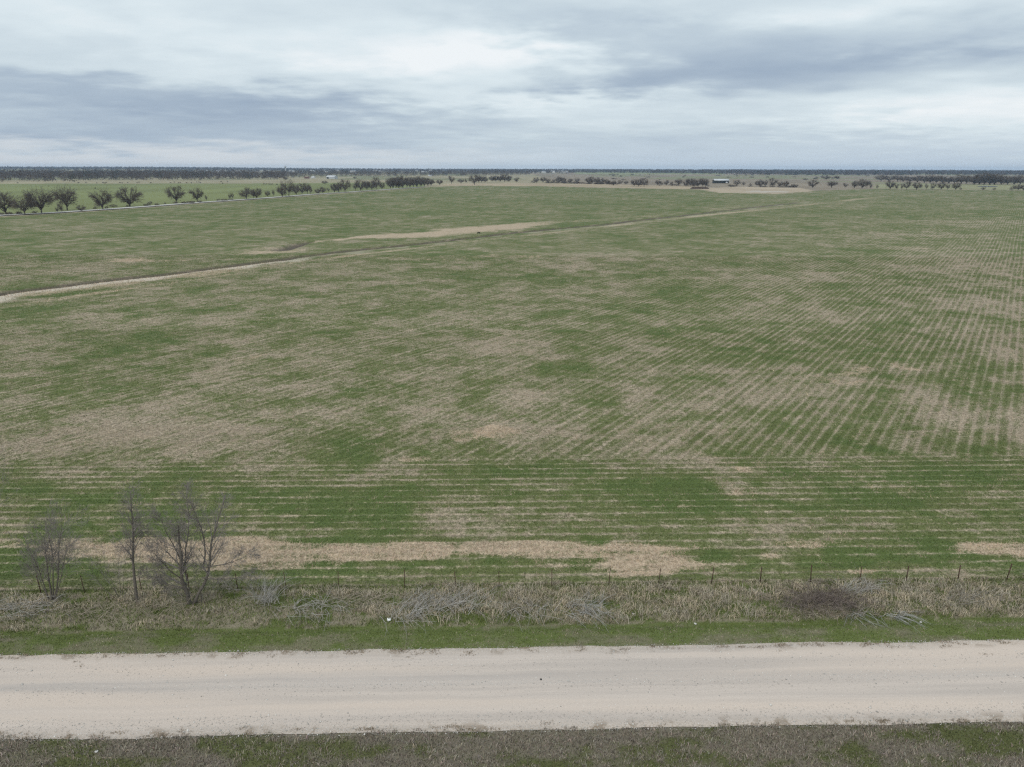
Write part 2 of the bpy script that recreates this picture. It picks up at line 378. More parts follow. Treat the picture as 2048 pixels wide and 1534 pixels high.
def ground_material():
    m, t, b = mat_new('ground')
    pos = t.node('ShaderNodeNewGeometry').outputs['Position']
    veg = t.node('ShaderNodeAttribute', attribute_name='veg').outputs['Color']
    zone = t.node('ShaderNodeAttribute', attribute_name='zone').outputs['Color']
    msk = t.node('ShaderNodeAttribute', attribute_name='mask').outputs['Color']
    D, T, HL = t.sep(veg)
    FM, WALL, PALE = t.sep(msk)
    px, py, pz = t.sep(pos)
    flat = t.comb(px, py, 0.0)
    n1 = t.noise(flat, .55, 4, .62); n2 = t.noise(flat, 2.6, 4, .65); n0 = t.noise(flat, .12, 4, .6); nL = t.noise(flat, .018, 3, .55)
    # drill rows: along the fence on the headland, slanting away beyond it
    def rows(vec, along, period, ph):
        q = t.m('ADD', t.m('MULTIPLY', px, float(along[0]) * .045), t.m('MULTIPLY', py, float(along[1]) * .045))
        g_ = t.m('ADD', t.m('MULTIPLY', px, float(vec[0]) * 2 * math.pi / period), t.m('MULTIPLY', py, float(vec[1]) * 2 * math.pi / period))
        v_ = t.m('SINE', t.m('ADD', t.m('ADD', g_, t.m('MULTIPLY', t.m('SINE', q), .5)), ph))
        return t.m('SUBTRACT', t.m('MULTIPLY', t.m('POWER', t.m('ADD', .5, t.m('MULTIPLY', v_, .5)), 3.2), 2.2), .70)
    ra = rows(RN, RD, 1.22, .4); rb = rows(ROWN, ROWD, 1.18, .0)
    row = t.m('ADD', t.m('MULTIPLY', ra, HL), t.m('MULTIPLY', rb, t.m('SUBTRACT', 1.0, HL)))
    rmod = t.ss(nL, .25, .6)
    n3 = t.noise(flat, 7.5, 2, .6)
    al = t.m('ADD', t.m('MULTIPLY', px, float(ROWD[0])), t.m('MULTIPLY', py, float(ROWD[1]))); ac = t.m('ADD', t.m('MULTIPLY', px, float(ROWN[0])), t.m('MULTIPLY', py, float(ROWN[1])))
    hu = t.m('ADD', t.m('MULTIPLY', px, float(RD[0])), t.m('MULTIPLY', py, float(RD[1]))); hv = t.m('ADD', t.m('MULTIPLY', px, float(RN[0])), t.m('MULTIPLY', py, float(RN[1])))
    sa = t.m('ADD', t.m('MULTIPLY', hu, HL), t.m('MULTIPLY', al, t.m('SUBTRACT', 1.0, HL))); sb = t.m('ADD', t.m('MULTIPLY', hv, HL), t.m('MULTIPLY', ac, t.m('SUBTRACT', 1.0, HL)))
    streak = t.noise(t.comb(t.m('MULTIPLY', sa, .09), t.m('MULTIPLY', sb, .95), HL), 1.0, 3, .6)
    n4 = t.noise(flat, 1.25, 3, .6)
    rz = t.m('MULTIPLY', t.m('MULTIPLY', t.ss(px, -15.0, 45.0), t.m('SUBTRACT', 1.0, HL)), t.m('ADD', .35, t.m('MULTIPLY', rmod, .65)))
    ramp_ = t.m('MULTIPLY', row, t.m('ADD', t.m('ADD', .045, t.m('MULTIPLY', rz, .105)), t.m('MULTIPLY', HL, .10)))
    loose = t.m('SUBTRACT', 1.0, t.m('MULTIPLY', rz, .62))
    mott = t.m('ADD', t.m('MULTIPLY', t.m('SUBTRACT', n1, .5), 1.0), t.m('ADD', t.m('MULTIPLY', t.m('SUBTRACT', n4, .5), .9), t.m('ADD', t.m('MULTIPLY', t.m('SUBTRACT', n2, .5), .55), t.m('MULTIPLY', t.m('SUBTRACT', n0, .5), .7))))
    mott = t.m('MULTIPLY', mott, loose)
    s = t.m('ADD', t.m('ADD', .10, t.m('MULTIPLY', D, .78)), mott)
    s = t.m('ADD', s, t.m('MULTIPLY', t.m('SUBTRACT', streak, .5), .9))
    s = t.m('ADD', s, ramp_)
    s = t.m('ADD', s, t.m('MULTIPLY', t.m('SUBTRACT', n3, .5), .5))
    s = t.ss(s, .17, .87)
    g = t.mix(n1, (*C_GREEN, 1), (*C_GREEN2, 1))
    g = t.mix(t.m('MULTIPLY', t.ss(t.m('ADD', D, t.m('MULTIPLY', t.m('SUBTRACT', n1, .5), .6)), .25, -.05), .7), g, (*C_LUSH, 1))
    st = t.mix(t.ss(n2, .3, .7), (*(C_STRAW * .74), 1), (*(C_STRAW * 1.14), 1))
    f = t.mix(s, g, st)
    tn = t.mix(n2, (*(C_TAN * .78), 1), (*(C_TAN * 1.12), 1))
    tk = t.m('ADD', t.m('ADD', T, t.m('MULTIPLY', t.m('SUBTRACT', n2, .5), 1.3)), t.m('ADD', t.m('MULTIPLY', t.m('SUBTRACT', n1, .5), 1.3), t.m('MULTIPLY', t.m('SUBTRACT', n3, .5), .8)))
    tk = t.m('ADD', tk, t.m('MULTIPLY', t.m('MULTIPLY', row, HL), .13))
    f = t.mix(t.ss(tk, .25, 1.05), f, tn)
    # fine uneven tone: clods and thatch, plus painted shade in gaps between tufts
    gv = t.m('ADD', 1.0, t.m('ADD', t.m('MULTIPLY', t.m('SUBTRACT', n2, .5), 1.1), t.m('ADD', t.m('MULTIPLY', t.m('SUBTRACT', n3, .5), 1.2), t.m('MULTIPLY', t.m('SUBTRACT', streak, .5), .5))))
    gv = t.m('MAXIMUM', gv, .3)
    f = t.mix(1.0, f, t.comb(gv, gv, gv), 'MULTIPLY')
    # the other ground: pasture, verge, far fields
    zf = t.m('ADD', .72, t.m('MULTIPLY', t.m('ADD', t.m('ADD', n2, n1), n0), .19))
    z = t.mix(1.0, zone, t.comb(zf, zf, zf), 'MULTIPLY')
    c = t.mix(FM, z, f)
    c = t.mix(PALE, c, t.mix(n2, (.46, .40, .32, 1), (.60, .53, .44, 1)))
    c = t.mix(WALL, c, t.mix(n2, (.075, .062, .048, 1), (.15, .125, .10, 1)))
    t.l.new(c, b.inputs['Base Color'])
    bp = t.node('ShaderNodeBump'); bp.inputs['Strength'].default_value = .55; bp.inputs['Distance'].default_value = .12
    t.l.new(t.m('ADD', n2, t.m('MULTIPLY', row, -.22)), bp.inputs['Height']); t.l.new(bp.outputs[0], b.inputs['Normal'])
    return m
M_GROUND = ground_material()
M_BLADE = mat_tint('grass_blade', .85)
M_FOL = mat_tint('distant_foliage', .95)
_t = NT(M_FOL.node_tree); _b = next(n for n in _t.n if n.type == 'BSDF_PRINCIPLED'); _o = next(n for n in _t.n if n.type == 'OUTPUT_MATERIAL')
_a = next(n for n in _t.n if n.type == 'ATTRIBUTE'); _tr = _t.node('ShaderNodeBsdfTranslucent'); _mx = _t.node('ShaderNodeMixShader'); _mx.inputs[0].default_value = .5
_t.l.new(_a.outputs['Color'], _tr.inputs[0]); _t.l.new(_b.outputs[0], _mx.inputs[1]); _t.l.new(_tr.outputs[0], _mx.inputs[2]); _t.l.new(_mx.outputs[0], _o.inputs[0])
M_BARK = mat_plain('grey_bark', (.10, .085, .075), var=.35, scale=2.5)
M_TWIG = mat_plain('twig', (.145, .122, .103), var=.2, scale=1.5)
M_BARKN = mat_plain('near_bark', (.135, .118, .10), var=.4, scale=6)
M_TWIGN = mat_plain('near_twig', (.235, .21, .19), var=.25, scale=3)
M_STICK = mat_tint('dead_stalk', .8)
M_RUST = mat_plain('rusted_steel', (.085, .05, .036), rough=.75, var=.4, scale=9)
M_WIRE = mat_plain('wire', (.16, .14, .13), rough=.55, metal=.6)
M_WHITE = mat_plain('white_metal', (.64, .65, .66), rough=.5, var=.06, scale=.2)
M_GREYR = mat_plain('grey_metal', (.46, .48, .50), rough=.5, var=.1, scale=.2)
M_DARK = mat_plain('dark_boards', (.06, .065, .062), var=.2)
M_CREAM = mat_plain('pale_siding', (.62, .60, .56), var=.08, scale=.3)
M_COW = mat_plain('black_hide', (.022, .019, .018), var=.3)
M_COWB = mat_plain('brown_hide', (.075, .045, .03), var=.3)
M_REDSH = mat_plain('weathered_red_boards', (.16, .085, .075), var=.2)

# ------------------------------------------------------------------ ground, one sheet to the horizon
def build_ground():
    ys = [-1200, -600, -300, -150, -80, -40, -10, 5, 12, 18, 22]
    y = 25.0
    while y < 9500:
        ys.append(y); y += min(max(.30, y * y / (H * 1422) * .8), 260)
    ys = np.array(ys)
    uc = np.linspace(-1, 1, 421)
    us = np.concatenate([[-9, -6, -4, -3, -2.3, -1.8, -1.5, -1.3, -1.15, -1.07], uc, [1.07, 1.15, 1.3, 1.5, 1.8, 2.3, 3, 4, 6, 9]])
    wid = .86 * (np.maximum(ys, 25) + 22)
    U, Yg = np.meshgrid(us, ys); X = U * wid[:, None]
    X = np.clip(X, -11000, 11000)
    # keep columns apart where the clip would stack them
    X = X + U * .01
    x = X.ravel(); y = Yg.ravel()
    z = land_z(x, y)
    dzv, wall, pale = ditch_state(x, y); z = z + dzv
    D, T = field_state(x, y)
    u, v = road_uv(x, y)
    HL = sstep(V_HEAD + 1.2, V_HEAD - 1.2, v + (fbm(x / 3, y / 3, 2, 70) - .5) * 1.5)
    e = (fbm(x / 40, y / 40, 3, 71) - .5) * 6 * sstep(200, 800, y)
    fm = in_poly(x, y + e, FIELD) & (v > -.1)
    # zone colours of everything that is not the sown field
    zc = np.zeros((len(x), 3)); dist = np.hypot(x, y)
    brown = np.array([.235, .195, .145]); buff = np.array([.30, .265, .175]); grn = np.array([.185, .205, .085]); dull = np.array([.20, .20, .115])
    nz = fbm(x / 260, y / 420, 3, 72)[:, None]; nzs = fbm(x / 50, y / 120, 3, 73)[:, None]
    zc[:] = np.where(x[:, None] > 100, brown, buff) * (.72 + .55 * nzs)
    zc = np.where((nz > .56) & (dist[:, None] > 1500), dull * (.8 + .4 * nzs), zc)
    far = in_poly(x, y, PL((1150, 349.5), (1450, 350), (1450, 344), (1150, 344))); zc[far] = np.array([.22, .235, .12])
    nf = in_poly(x, y, PL((860, 372), (1080, 372.5), (1400, 379), (1400, 372), (1100, 366.5), (900, 367)))
    zc[nf] = np.array([.36, .29, .20]) * (.8 + .4 * nzs[nf])
    bare = in_poly(x, y + e * .6, PL((1395, 387), (1560, 389), (1640, 384), (1600, 376), (1480, 373.5), (1400, 376)))
    zc[bare] = np.array([.38, .31, .225]) * (.75 + .5 * nzs[bare])
    cal = in_poly(x, y + e * .4, PL((1488, 384.6), (1530, 385.2), (1578, 384.4), (1570, 382), (1500, 381.6)))
    zc[cal] = (.44, .39, .33)
    rg = in_poly(x, y, PL((1750, 377), (2100, 381), (2100, 369), (1880, 368), (1750, 369))); zc[rg] = np.array([.255, .25, .14]) * (.75 + .5 * nzs[rg])
    pas = in_poly(x, y, PASTURE)
    zc[pas] = grn * (.72 + .4 * nzs[pas] + .3 * (nz[pas] - .3))
    # roadside verges
    n5 = fbm(x / 2.2, y / 1.0, 4, 74)[:, None]
    ver = (v <= -.1) & (v > V_FAR - 1)
    tall = v > V_TALL
    cg = np.array([.115, .140, .045]); cd_ = np.array([.24, .21, .15])
    vg = np.where(tall[:, None], cd_ * (1 - .35 * (n5 > .52)) + 0 * n5, cg * (1 - .7 * sstep(.42, .75, n5)) + cd_ * .55 * sstep(.42, .75, n5))
    vg = np.where((tall[:, None]) & (n5 > .52), cg * .9, vg)
    zc[ver] = vg[ver]
    sv = v <= V_FAR - 1
    zc[sv] = (np.array([.175, .152, .115]) * sstep(.35, .55, n5) + np.array([.105, .112, .045]) * (1 - sstep(.35, .55, n5)))[sv]
    ny, nx = X.shape
    i = np.arange(ny * nx).reshape(ny, nx)
    F = np.stack([i[:-1, :-1].ravel(), i[:-1, 1:].ravel(), i[1:, 1:].ravel(), i[1:, :-1].ravel()], 1)
    fmv = fm.astype(float)
    on_f = fmv * (1 - 0 * wall)
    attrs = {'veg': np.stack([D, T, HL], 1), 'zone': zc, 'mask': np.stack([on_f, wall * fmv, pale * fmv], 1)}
    me = mesh_np('ground', np.stack([x, y, z], 1), F, M_GROUND, attrs=attrs, smooth=True)
    return tag(link('ground', me), 'wide green and straw coloured field running flat to the horizon', 'ground', kind='structure')
build_ground()
def gz(x, y):
    x = np.atleast_1d(np.asarray(x, float)); y = np.atleast_1d(np.asarray(y, float))
    return land_z(x, y) + ditch_state(x, y)[0]

# ------------------------------------------------------------------ gravel road
def road_strip(name, label, mat, u0, u1, v0, v1, nu, nv, crown, lift, jit):
    us = np.linspace(u0, u1, nu); ts = np.linspace(0, 1, nv)
    U, Tt = np.meshgrid(us, ts)
    j0 = (fbm(us / 3.1, us * 0, 4, 81) - .5) * jit; j1 = (fbm(us / 2.7, us * 0 + 5, 4, 82) - .5) * jit
    Vv = (v0 + j0)[None, :] * (1 - Tt) + (v1 + j1)[None, :] * Tt
    x, y = uv_xy(U, Vv)
    z = land_z(x.ravel(), y.ravel()).reshape(x.shape) * 0 + crown * (1 - (2 * Tt - 1) ** 2) + lift
    rut = .012 * (np.cos(Tt * 2 * math.pi * 3.2 + .6))
    z = z + rut * np.minimum(1, np.minimum(Tt, 1 - Tt) * 8)
    i = np.arange(nu * nv).reshape(nv, nu)
    F = np.stack([i[:-1, :-1].ravel(), i[:-1, 1:].ravel(), i[1:, 1:].ravel(), i[1:, :-1].ravel()], 1)
    me = mesh_np(name, np.stack([x.ravel(), y.ravel(), z.ravel()], 1), F, mat, smooth=True,
                 attrs={'uvr': np.stack([U.ravel(), (Tt * abs(v1 - v0)).ravel(), Tt.ravel()], 1)})
    return tag(link(name, me), label, 'road', kind='structure')
def road_material():
    m, t, b = mat_new('gravel_road')
    a = t.node('ShaderNodeAttribute', attribute_name='uvr').outputs['Color']
    u, v, tt = t.sep(a)
    p = t.comb(u, v, 0.0)
    band = t.noise(t.vscale(p, (.035, 1.5, 1)), 1.0, 5, .6)
    band2 = t.noise(t.vscale(p, (.02, .55, 1)), 1.0, 2, .5)
    gr = t.noise(p, 9, 4, .75); gr2 = t.noise(p, 26, 3, .7); sp = t.noise(p, .6, 4, .6)
    base = t.mix(t.ss(band, .32, .68), srgb(186, 175, 166), srgb(203, 190, 179))
    base = t.mix(t.ss(band2, .42, .62), base, srgb(205, 190, 177))
    # loose grey windrow down the middle
    mid = t.m('MULTIPLY', t.ss(t.m('ABSOLUTE', t.m('SUBTRACT', t.m('ADD', tt, t.m('MULTIPLY', t.m('SUBTRACT', sp, .5), .05)), .555)), .085, .03), t.ss(gr, .35, .6))
    base = t.mix(t.m('MULTIPLY', mid, .4), base, srgb(160, 155, 152))
    edge = t.ss(t.m('ABSOLUTE', t.m('SUBTRACT', tt, .5)), .36, .5)
    base = t.mix(t.m('MULTIPLY', edge, t.ss(gr, .40, .72)), base, srgb(150, 136, 118))
    base = t.mix(t.m('MULTIPLY', edge, t.m('MULTIPLY', t.ss(sp, .54, .62), .8)), base, srgb(128, 112, 94))
    fac = t.m('ADD', .60, t.m('MULTIPLY', t.m('ADD', gr, gr2), .38))
    t.l.new(t.mix(1.0, base, t.comb(fac, fac, fac), 'MULTIPLY'), b.inputs['Base Color'])
    bp = t.node('ShaderNodeBump'); bp.inputs['Strength'].default_value = .5; bp.inputs['Distance'].default_value = .04
    t.l.new(t.m('ADD', gr, gr2), bp.inputs['Height']); t.l.new(bp.outputs[0], b.inputs['Normal'])
    return m
M_ROAD = road_material()
road_strip('gravel_road', 'pale gravel road crossing the foreground', M_ROAD, -160, 240, V_NEAR, V_FAR, 1600, 40, .10, .03, .30)

# pale lane running along the far left trees
def lane():
    pts = np.array(LANE); V, F = [], []
    for k in range(len(pts)):
        d = pts[min(k + 1, len(pts) - 1)] - pts[max(k - 1, 0)]; d = d / np.linalg.norm(d); n = np.array([-d[1], d[0]])
        for s in (-4.4, 4.4):
            q = pts[k] + n * s; V.append((q[0], q[1], float(gz(q[0], q[1])[0]) + .45))
    for k in range(len(pts) - 1): F.append((2 * k, 2 * k + 2, 2 * k + 3, 2 * k + 1))
    me = mesh_np('farm_lane', np.array(V), np.array(F), mat_plain('lane_gravel', (.50, .48, .45), var=.15, scale=.05))
    tag(link('farm_lane', me), 'thin pale lane along the left edge of the field', 'lane', kind='structure')
lane()

# ------------------------------------------------------------------ grass
rng = np.random.default_rng(7)
def blade_mesh(name, x, y, z, h, wd, lean, col, mat=M_BLADE):
    n = len(x); a = rng.uniform(0, 2 * math.pi, n); b = rng.uniform(0, 2 * math.pi, n)
    px = np.cos(a) * wd / 2; py = np.sin(a) * wd / 2
    lx = np.cos(b) * h * lean; ly = np.sin(b) * h * lean
    hz = h * np.sqrt(np.maximum(0.05, 1 - lean ** 2))
    V = np.empty((n, 3, 3), np.float32)
    V[:, 0] = np.stack([x - px, y - py, z - .01], 1); V[:, 1] = np.stack([x + px, y + py, z - .01], 1); V[:, 2] = np.stack([x + lx, y + ly, z + hz], 1)
    C = np.repeat(col[:, None, :], 3, 1).reshape(-1, 3)
    return mesh_np(name, V.reshape(-1, 3), np.arange(3 * n).reshape(n, 3), mat, col=C)
def stem_mesh(name, x, y, z, h, wd, lean, col, mat=M_BLADE, az=None):
    """taller bent blades: two segments"""
    n = len(x); a = rng.uniform(0, 2 * math.pi, n); b = rng.uniform(0, 2 * math.pi, n) if az is None else az
    p = np.stack([np.cos(a) * wd / 2, np.sin(a) * wd / 2, a * 0], 1)
    l = np.stack([np.cos(b), np.sin(b), b * 0], 1)
    o = np.stack([x, y, z - .02], 1)
    m1 = o + l * (h * lean * .35)[:, None]; m1[:, 2] += h * .62 * np.sqrt(1 - (lean * .5) ** 2)
    tp = o + l * (h * lean)[:, None]; tp[:, 2] += h * np.sqrt(np.maximum(.06, 1 - lean ** 2))
    V = np.stack([o - p, o + p, m1 - p * .75, m1 + p * .75, tp], 1)
    base = (np.arange(n) * 5)[:, None, None]
    F = (base + np.array([[0, 1, 3], [0, 3, 2], [2, 3, 4]])[None]).reshape(-1, 3)
    C = np.repeat(col[:, None, :], 5, 1).reshape(-1, 3)
    return mesh_np(name, V.reshape(-1, 3), F, mat, col=C)
def tone(base, n, s=.18):
    return base[None, :] * (1 + rng.normal(0, s, (n, 1))) * (1 + rng.normal(0, .05, (n, 3)))

def field_grass():
    parts = []
    for (y0, y1, dens, hs, ws) in ((44, 78, 120, .85, .75), (78, 130, 42, 1.0, 1.1), (130, 250, 9, 1.3, 2.0)):
        half = lambda y: .80 * y + 8
        n = int(dens * (half(y0) + half(y1)) * (y1 - y0))
        yy = np.sqrt(rng.uniform(y0 ** 2, y1 ** 2, n)); xx = rng.uniform(-1, 1, n) * half(yy)
        u, v = road_uv(xx, yy); k = v > .15; xx, yy, v = xx[k], yy[k], v[k]
        D, T = field_state(xx, yy)
        hl = v < V_HEAD
        row = np.where(hl, np.sin((xx * RN[0] + yy * RN[1]) * 2 * math.pi / 1.22 + .5 * np.sin((xx * RD[0] + yy * RD[1]) * .045) + .4), np.sin((xx * ROWN[0] + yy * ROWN[1]) * 2 * math.pi / 1.18 + .5 * np.sin((xx * ROWD[0] + yy * ROWD[1]) * .045)))
        row = 2.2 * (.5 + .5 * row) ** 3.2 - .70
        nf = fbm(xx / 1.1, yy / 1.1, 3, 91)
        s = .10 + .78 * D + (nf - .5) * 1.5 + row * np.where(hl, .14, .07 + .10 * sstep(-20, 50, xx)) * (.4 + .9 * fbm(xx / 9, yy / 9, 2, 92)) + rng.normal(0, .10, len(xx))
        st = s > .52
        tn = T + (nf - .5) * 1.0 + rng.normal(0, .2, len(xx)) > .52
        # bare gaps between the drill rows
        keep = rng.uniform(0, 1, len(xx)) < np.where(st | tn, .9, .55 - .35 * np.clip(row, -1, 1))
        xx, yy, v, st, tn, D, row = xx[keep], yy[keep], v[keep], st[keep], tn[keep], D[keep], row[keep]
        m = len(xx)
        lush = .7 * sstep(.3, .0, D)[:, None]
        cg = tone(C_GREEN * 1.0, m) * (1 - lush) + tone(C_LUSH * 1.0, m) * lush
        cs = tone(C_STRAW * 1.08, m); ct = tone(C_TAN * 1.08, m)
        c = np.where(tn[:, None], ct, np.where(st[:, None], cs, cg)) * (.62 + .76 * fbm(xx / .9, yy / .6, 3, 93))[:, None]
        h = np.where(tn, rng.uniform(.14, .34, m), np.where(st, rng.uniform(.08, .20, m), rng.uniform(.07, .19, m))) * hs
        wd = np.where(tn, .05, .055) * ws * rng.uniform(.6, 1.3, m)
        ln = np.where(st | tn, rng.uniform(.35, .93, m), rng.uniform(.2, .8, m))
        z = gz(xx, yy)
        parts.append((xx, yy, z, h, wd, ln, np.clip(c, .01, .9)))
    A = [np.concatenate([p[i] for p in parts]) for i in range(7)]
    tag(link('field_grass', blade_mesh('field_grass', *A)), 'young green crop and dry straw covering the field', 'grass', kind='stuff')
field_grass()

def verge_grass():
    # mown strip beside the road, short and green, with dry thatch
    n = 230000
    u = rng.uniform(-75, 110, n); v = rng.uniform(V_FAR - .25, .6, n)
    x, y = uv_xy(u, v)
    k = (np.abs(x) < .80 * y + 6); u, v, x, y = u[k], v[k], x[k], y[k]
    # ragged edge where the grass meets the gravel
    k = v > V_FAR - .1 + (fbm(u / .8, u * 0, 3, 95) - .5) * .7; u, v, x, y = u[k], v[k], x[k], y[k]
    n5 = fbm(x / 2.2, y / 1.0, 4, 74); nn = fbm(x / .5, y / .35, 3, 96); m = len(x)
    tall = v > V_TALL + (fbm(u / 3, u * 0, 3, 97) - .5) * 1.2
    edge = sstep(V_FAR + .9, V_FAR + .1, v)
    dry = (n5 * .7 + .15 + (nn - .5) * 1.3 + edge * .16 + np.where(tall, -.02, 0) + rng.normal(0, .12, m)) > .57
    cg = tone(np.array([.130, .160, .045]), m, .25); cd_ = tone(np.array([.31, .27, .195]), m, .25)
    c = np.where(dry[:, None], cd_, cg) * (.6 + .8 * fbm(x / .5, y / .35, 3, 104))[:, None]
    h = np.where(tall, rng.uniform(.12, .34, m), rng.uniform(.05, .13, m))
    tag(link('verge_grass', blade_mesh('verge_grass', x, y, land_z(x, y), h, .04 * rng.uniform(.6, 1.3, m), rng.uniform(.2, .9, m), np.clip(c, .01, .8))),
        'short green grass on the verge between the road and the fence', 'grass', kind='stuff')
    # near verge under the camera: dull grey brown winter grass
    n = 170000
    u = rng.uniform(-50, 80, n); v = rng.uniform(V_NEAR - 4.5, V_NEAR + .3, n)
    k = v < V_NEAR + .05 + (fbm(u / .8, u * 0, 3, 98) - .5) * .7; u, v = u[k], v[k]
    x, y = uv_xy(u, v); m = len(x)
    n5 = fbm(x / 2.2, y / 1.0, 4, 74); nn = fbm(x / .6, y / .5, 3, 99)
    edge = sstep(V_NEAR - .6, V_NEAR - .1, v)
    dry = (n5 + (nn - .5) * 1.1 - edge * .10 + rng.normal(0, .14, m)) > .36
    cg = tone(np.array([.105, .115, .05]), m); cd_ = tone(np.array([.25, .215, .172]), m, .3)
    cl = fbm(x / .45, y / .35, 3, 103)
    c = np.where(dry[:, None], cd_, cg) * (.55 + .9 * cl)[:, None]
    h = np.where(dry, rng.uniform(.07, .26, m), rng.uniform(.05, .16, m)) * (.5 + cl)
    tag(link('near_verge_grass', stem_mesh('near_verge_grass', x, y, land_z(x, y), h, .035 * rng.uniform(.6, 1.3, m), rng.uniform(.3, .95, m), np.clip(c, .01, .8))),
        'grey brown winter grass along the near edge of the road', 'grass', kind='stuff')
    # tall dead grass between the mown strip and the fence
    nb = 5200
    bu = rng.uniform(-60, 90, nb); bv = V_TALL + .1 + rng.beta(1.3, 1.1, nb) * (-.1 - V_TALL)
    dens = fbm(bu / 4, bv / 1.2, 3, 101) + .16 * sstep(18, 34, bu)
    k = dens > .555; bu, bv = bu[k], bv[k]; nb = len(bu)
    per = rng.integers(8, 26, nb); idx = np.repeat(np.arange(nb), per); m = len(idx)
    u = bu[idx] + rng.normal(0, .22, m); v = bv[idx] + rng.normal(0, .16, m)
    x, y = uv_xy(u, v)
    hb = rng.uniform(.18, .58, nb) * (1 + .25 * sstep(18, 34, bu)); h = hb[idx] * rng.uniform(.5, 1.15, m)
    tb = np.where(rng.uniform(0, 1, nb)[:, None] < .5, np.array([[.54, .45, .325]]), np.array([[.42, .37, .29]])) * rng.uniform(.75, 1.2, (nb, 1))
    c = tb[idx] * (1 + rng.normal(0, .15, (m, 1)))
    ab = rng.uniform(0, 2 * math.pi, nb)
    tag(link('tall_dead_grass', stem_mesh('tall_dead_grass', x, y, land_z(x, y), h, .026 * rng.uniform(.6, 1.4, m), rng.uniform(.45, .97, m), np.clip(c, .02, .8), az=ab[idx] + rng.normal(0, .9, m))),
        'tall dead tan grass in tangled bunches in front of the fence', 'grass', kind='stuff')
verge_grass()

def fence_weeds():
    nb = 900
    bu = rng.uniform(-60, 90, nb); bv = rng.normal(.25, .35, nb)
    k = fbm(bu / 3.0, bu * 0, 3, 121) > .44; bu, bv = bu[k], bv[k]; nb = len(bu)
    per = rng.integers(10, 24, nb); idx = np.repeat(np.arange(nb), per); m = len(idx)
    x, y = uv_xy(bu[idx] + rng.normal(0, .25, m), bv[idx] + rng.normal(0, .15, m))
    h = (rng.uniform(.15, .5, nb))[idx] * rng.uniform(.5, 1.2, m)
    c = np.array([[.33, .285, .21]]) * rng.uniform(.6, 1.25, (nb, 1))[idx] * (1 + rng.normal(0, .15, (m, 1)))
    c = np.where((rng.uniform(0, 1, nb) < .35)[idx][:, None], np.array([[.12, .14, .05]]) * rng.uniform(.7, 1.3, (m, 1)), c)
    tag(link('fence_weeds', stem_mesh('fence_weeds', x, y, land_z(x, y), h, .03 * rng.uniform(.6, 1.4, m), rng.uniform(.4, .97, m), np.clip(c, .02, .8))),
        'dry weeds and grass caught along the foot of the wire fence', 'grass', kind='stuff')
    # wisps of dead grass blown onto the gravel near the verges
    nb = 260
    bu = rng.uniform(-60, 90, nb); far_ = rng.uniform(0, 1, nb) < .7
    bv = np.where(far_, V_FAR - np.abs(rng.normal(.15, .35, nb)), V_NEAR + np.abs(rng.normal(.05, .25, nb)))
    per = rng.integers(6, 30, nb); idx = np.repeat(np.arange(nb), per); m = len(idx)
    x, y = uv_xy(bu[idx] + rng.normal(0, .22, m), bv[idx] + rng.normal(0, .07, m))
    c = np.array([[.26, .205, .145]]) * rng.uniform(.6, 1.3, (m, 1))
    tag(link('dead_grass_wisps', stem_mesh('dead_grass_wisps', x, y, x * 0 + .05, rng.uniform(.08, .22, m), .03 * rng.uniform(.6, 1.3, m), rng.uniform(.85, .99, m), c)),
        'wisps of dead brown grass lying on the edges of the gravel road', 'grass', kind='stuff')
fence_weeds()

def gravel():
    n = 60000
    u = rng.uniform(-50, 85, n)
    pick = rng.uniform(0, 1, n); W = V_FAR - V_NEAR
    t = np.where(pick < .36, rng.beta(1.1, 9, n) - .02, np.where(pick < .62, 1.02 - rng.beta(1.1, 10, n), np.where(pick < .85, .555 + rng.normal(0, .045, n), rng.uniform(0, 1, n))))
    x, y = uv_xy(u, V_NEAR + t * W)
    k = np.abs(x) < .8 * y + 4; x, y, t = x[k], y[k], t[k]; m = len(x)
    r = np.exp(rng.normal(math.log(.018), .45, m)); z = np.maximum(0, .10 * (1 - (2 * t - 1) ** 2)) + .03
    d = np.array([[1, 0, 0], [0, 1, 0], [-1, 0, 0], [0, -1, 0], [0, 0, .8], [0, 0, -.5]])
    V = d[None] * r[:, None, None] * rng.uniform(.6, 1.4, (m, 6, 1))
    a = rng.uniform(0, 6.28, m); ca, sa = np.cos(a), np.sin(a)
    Vx = V[:, :, 0] * ca[:, None] - V[:, :, 1] * sa[:, None]; Vy = V[:, :, 0] * sa[:, None] + V[:, :, 1] * ca[:, None]
    V = np.stack([Vx + x[:, None], Vy + y[:, None], V[:, :, 2] + z[:, None]], 2)
    f = np.array([[0, 1, 4], [1, 2, 4], [2, 3, 4], [3, 0, 4], [1, 0, 5], [2, 1, 5], [3, 2, 5], [0, 3, 5]])
    F = ((np.arange(m) * 6)[:, None, None] + f[None]).reshape(-1, 3)
    g = rng.uniform(.30, .75, m)[:, None] * np.array([[1.0, .95, .88]])
    tag(link('loose_gravel', mesh_np('loose_gravel', V.reshape(-1, 3), F, M_STICK, col=np.repeat(g[:, None], 6, 1).reshape(-1, 3))),
        'loose stones along the edges and crown of the gravel road', 'gravel', kind='stuff')
gravel()

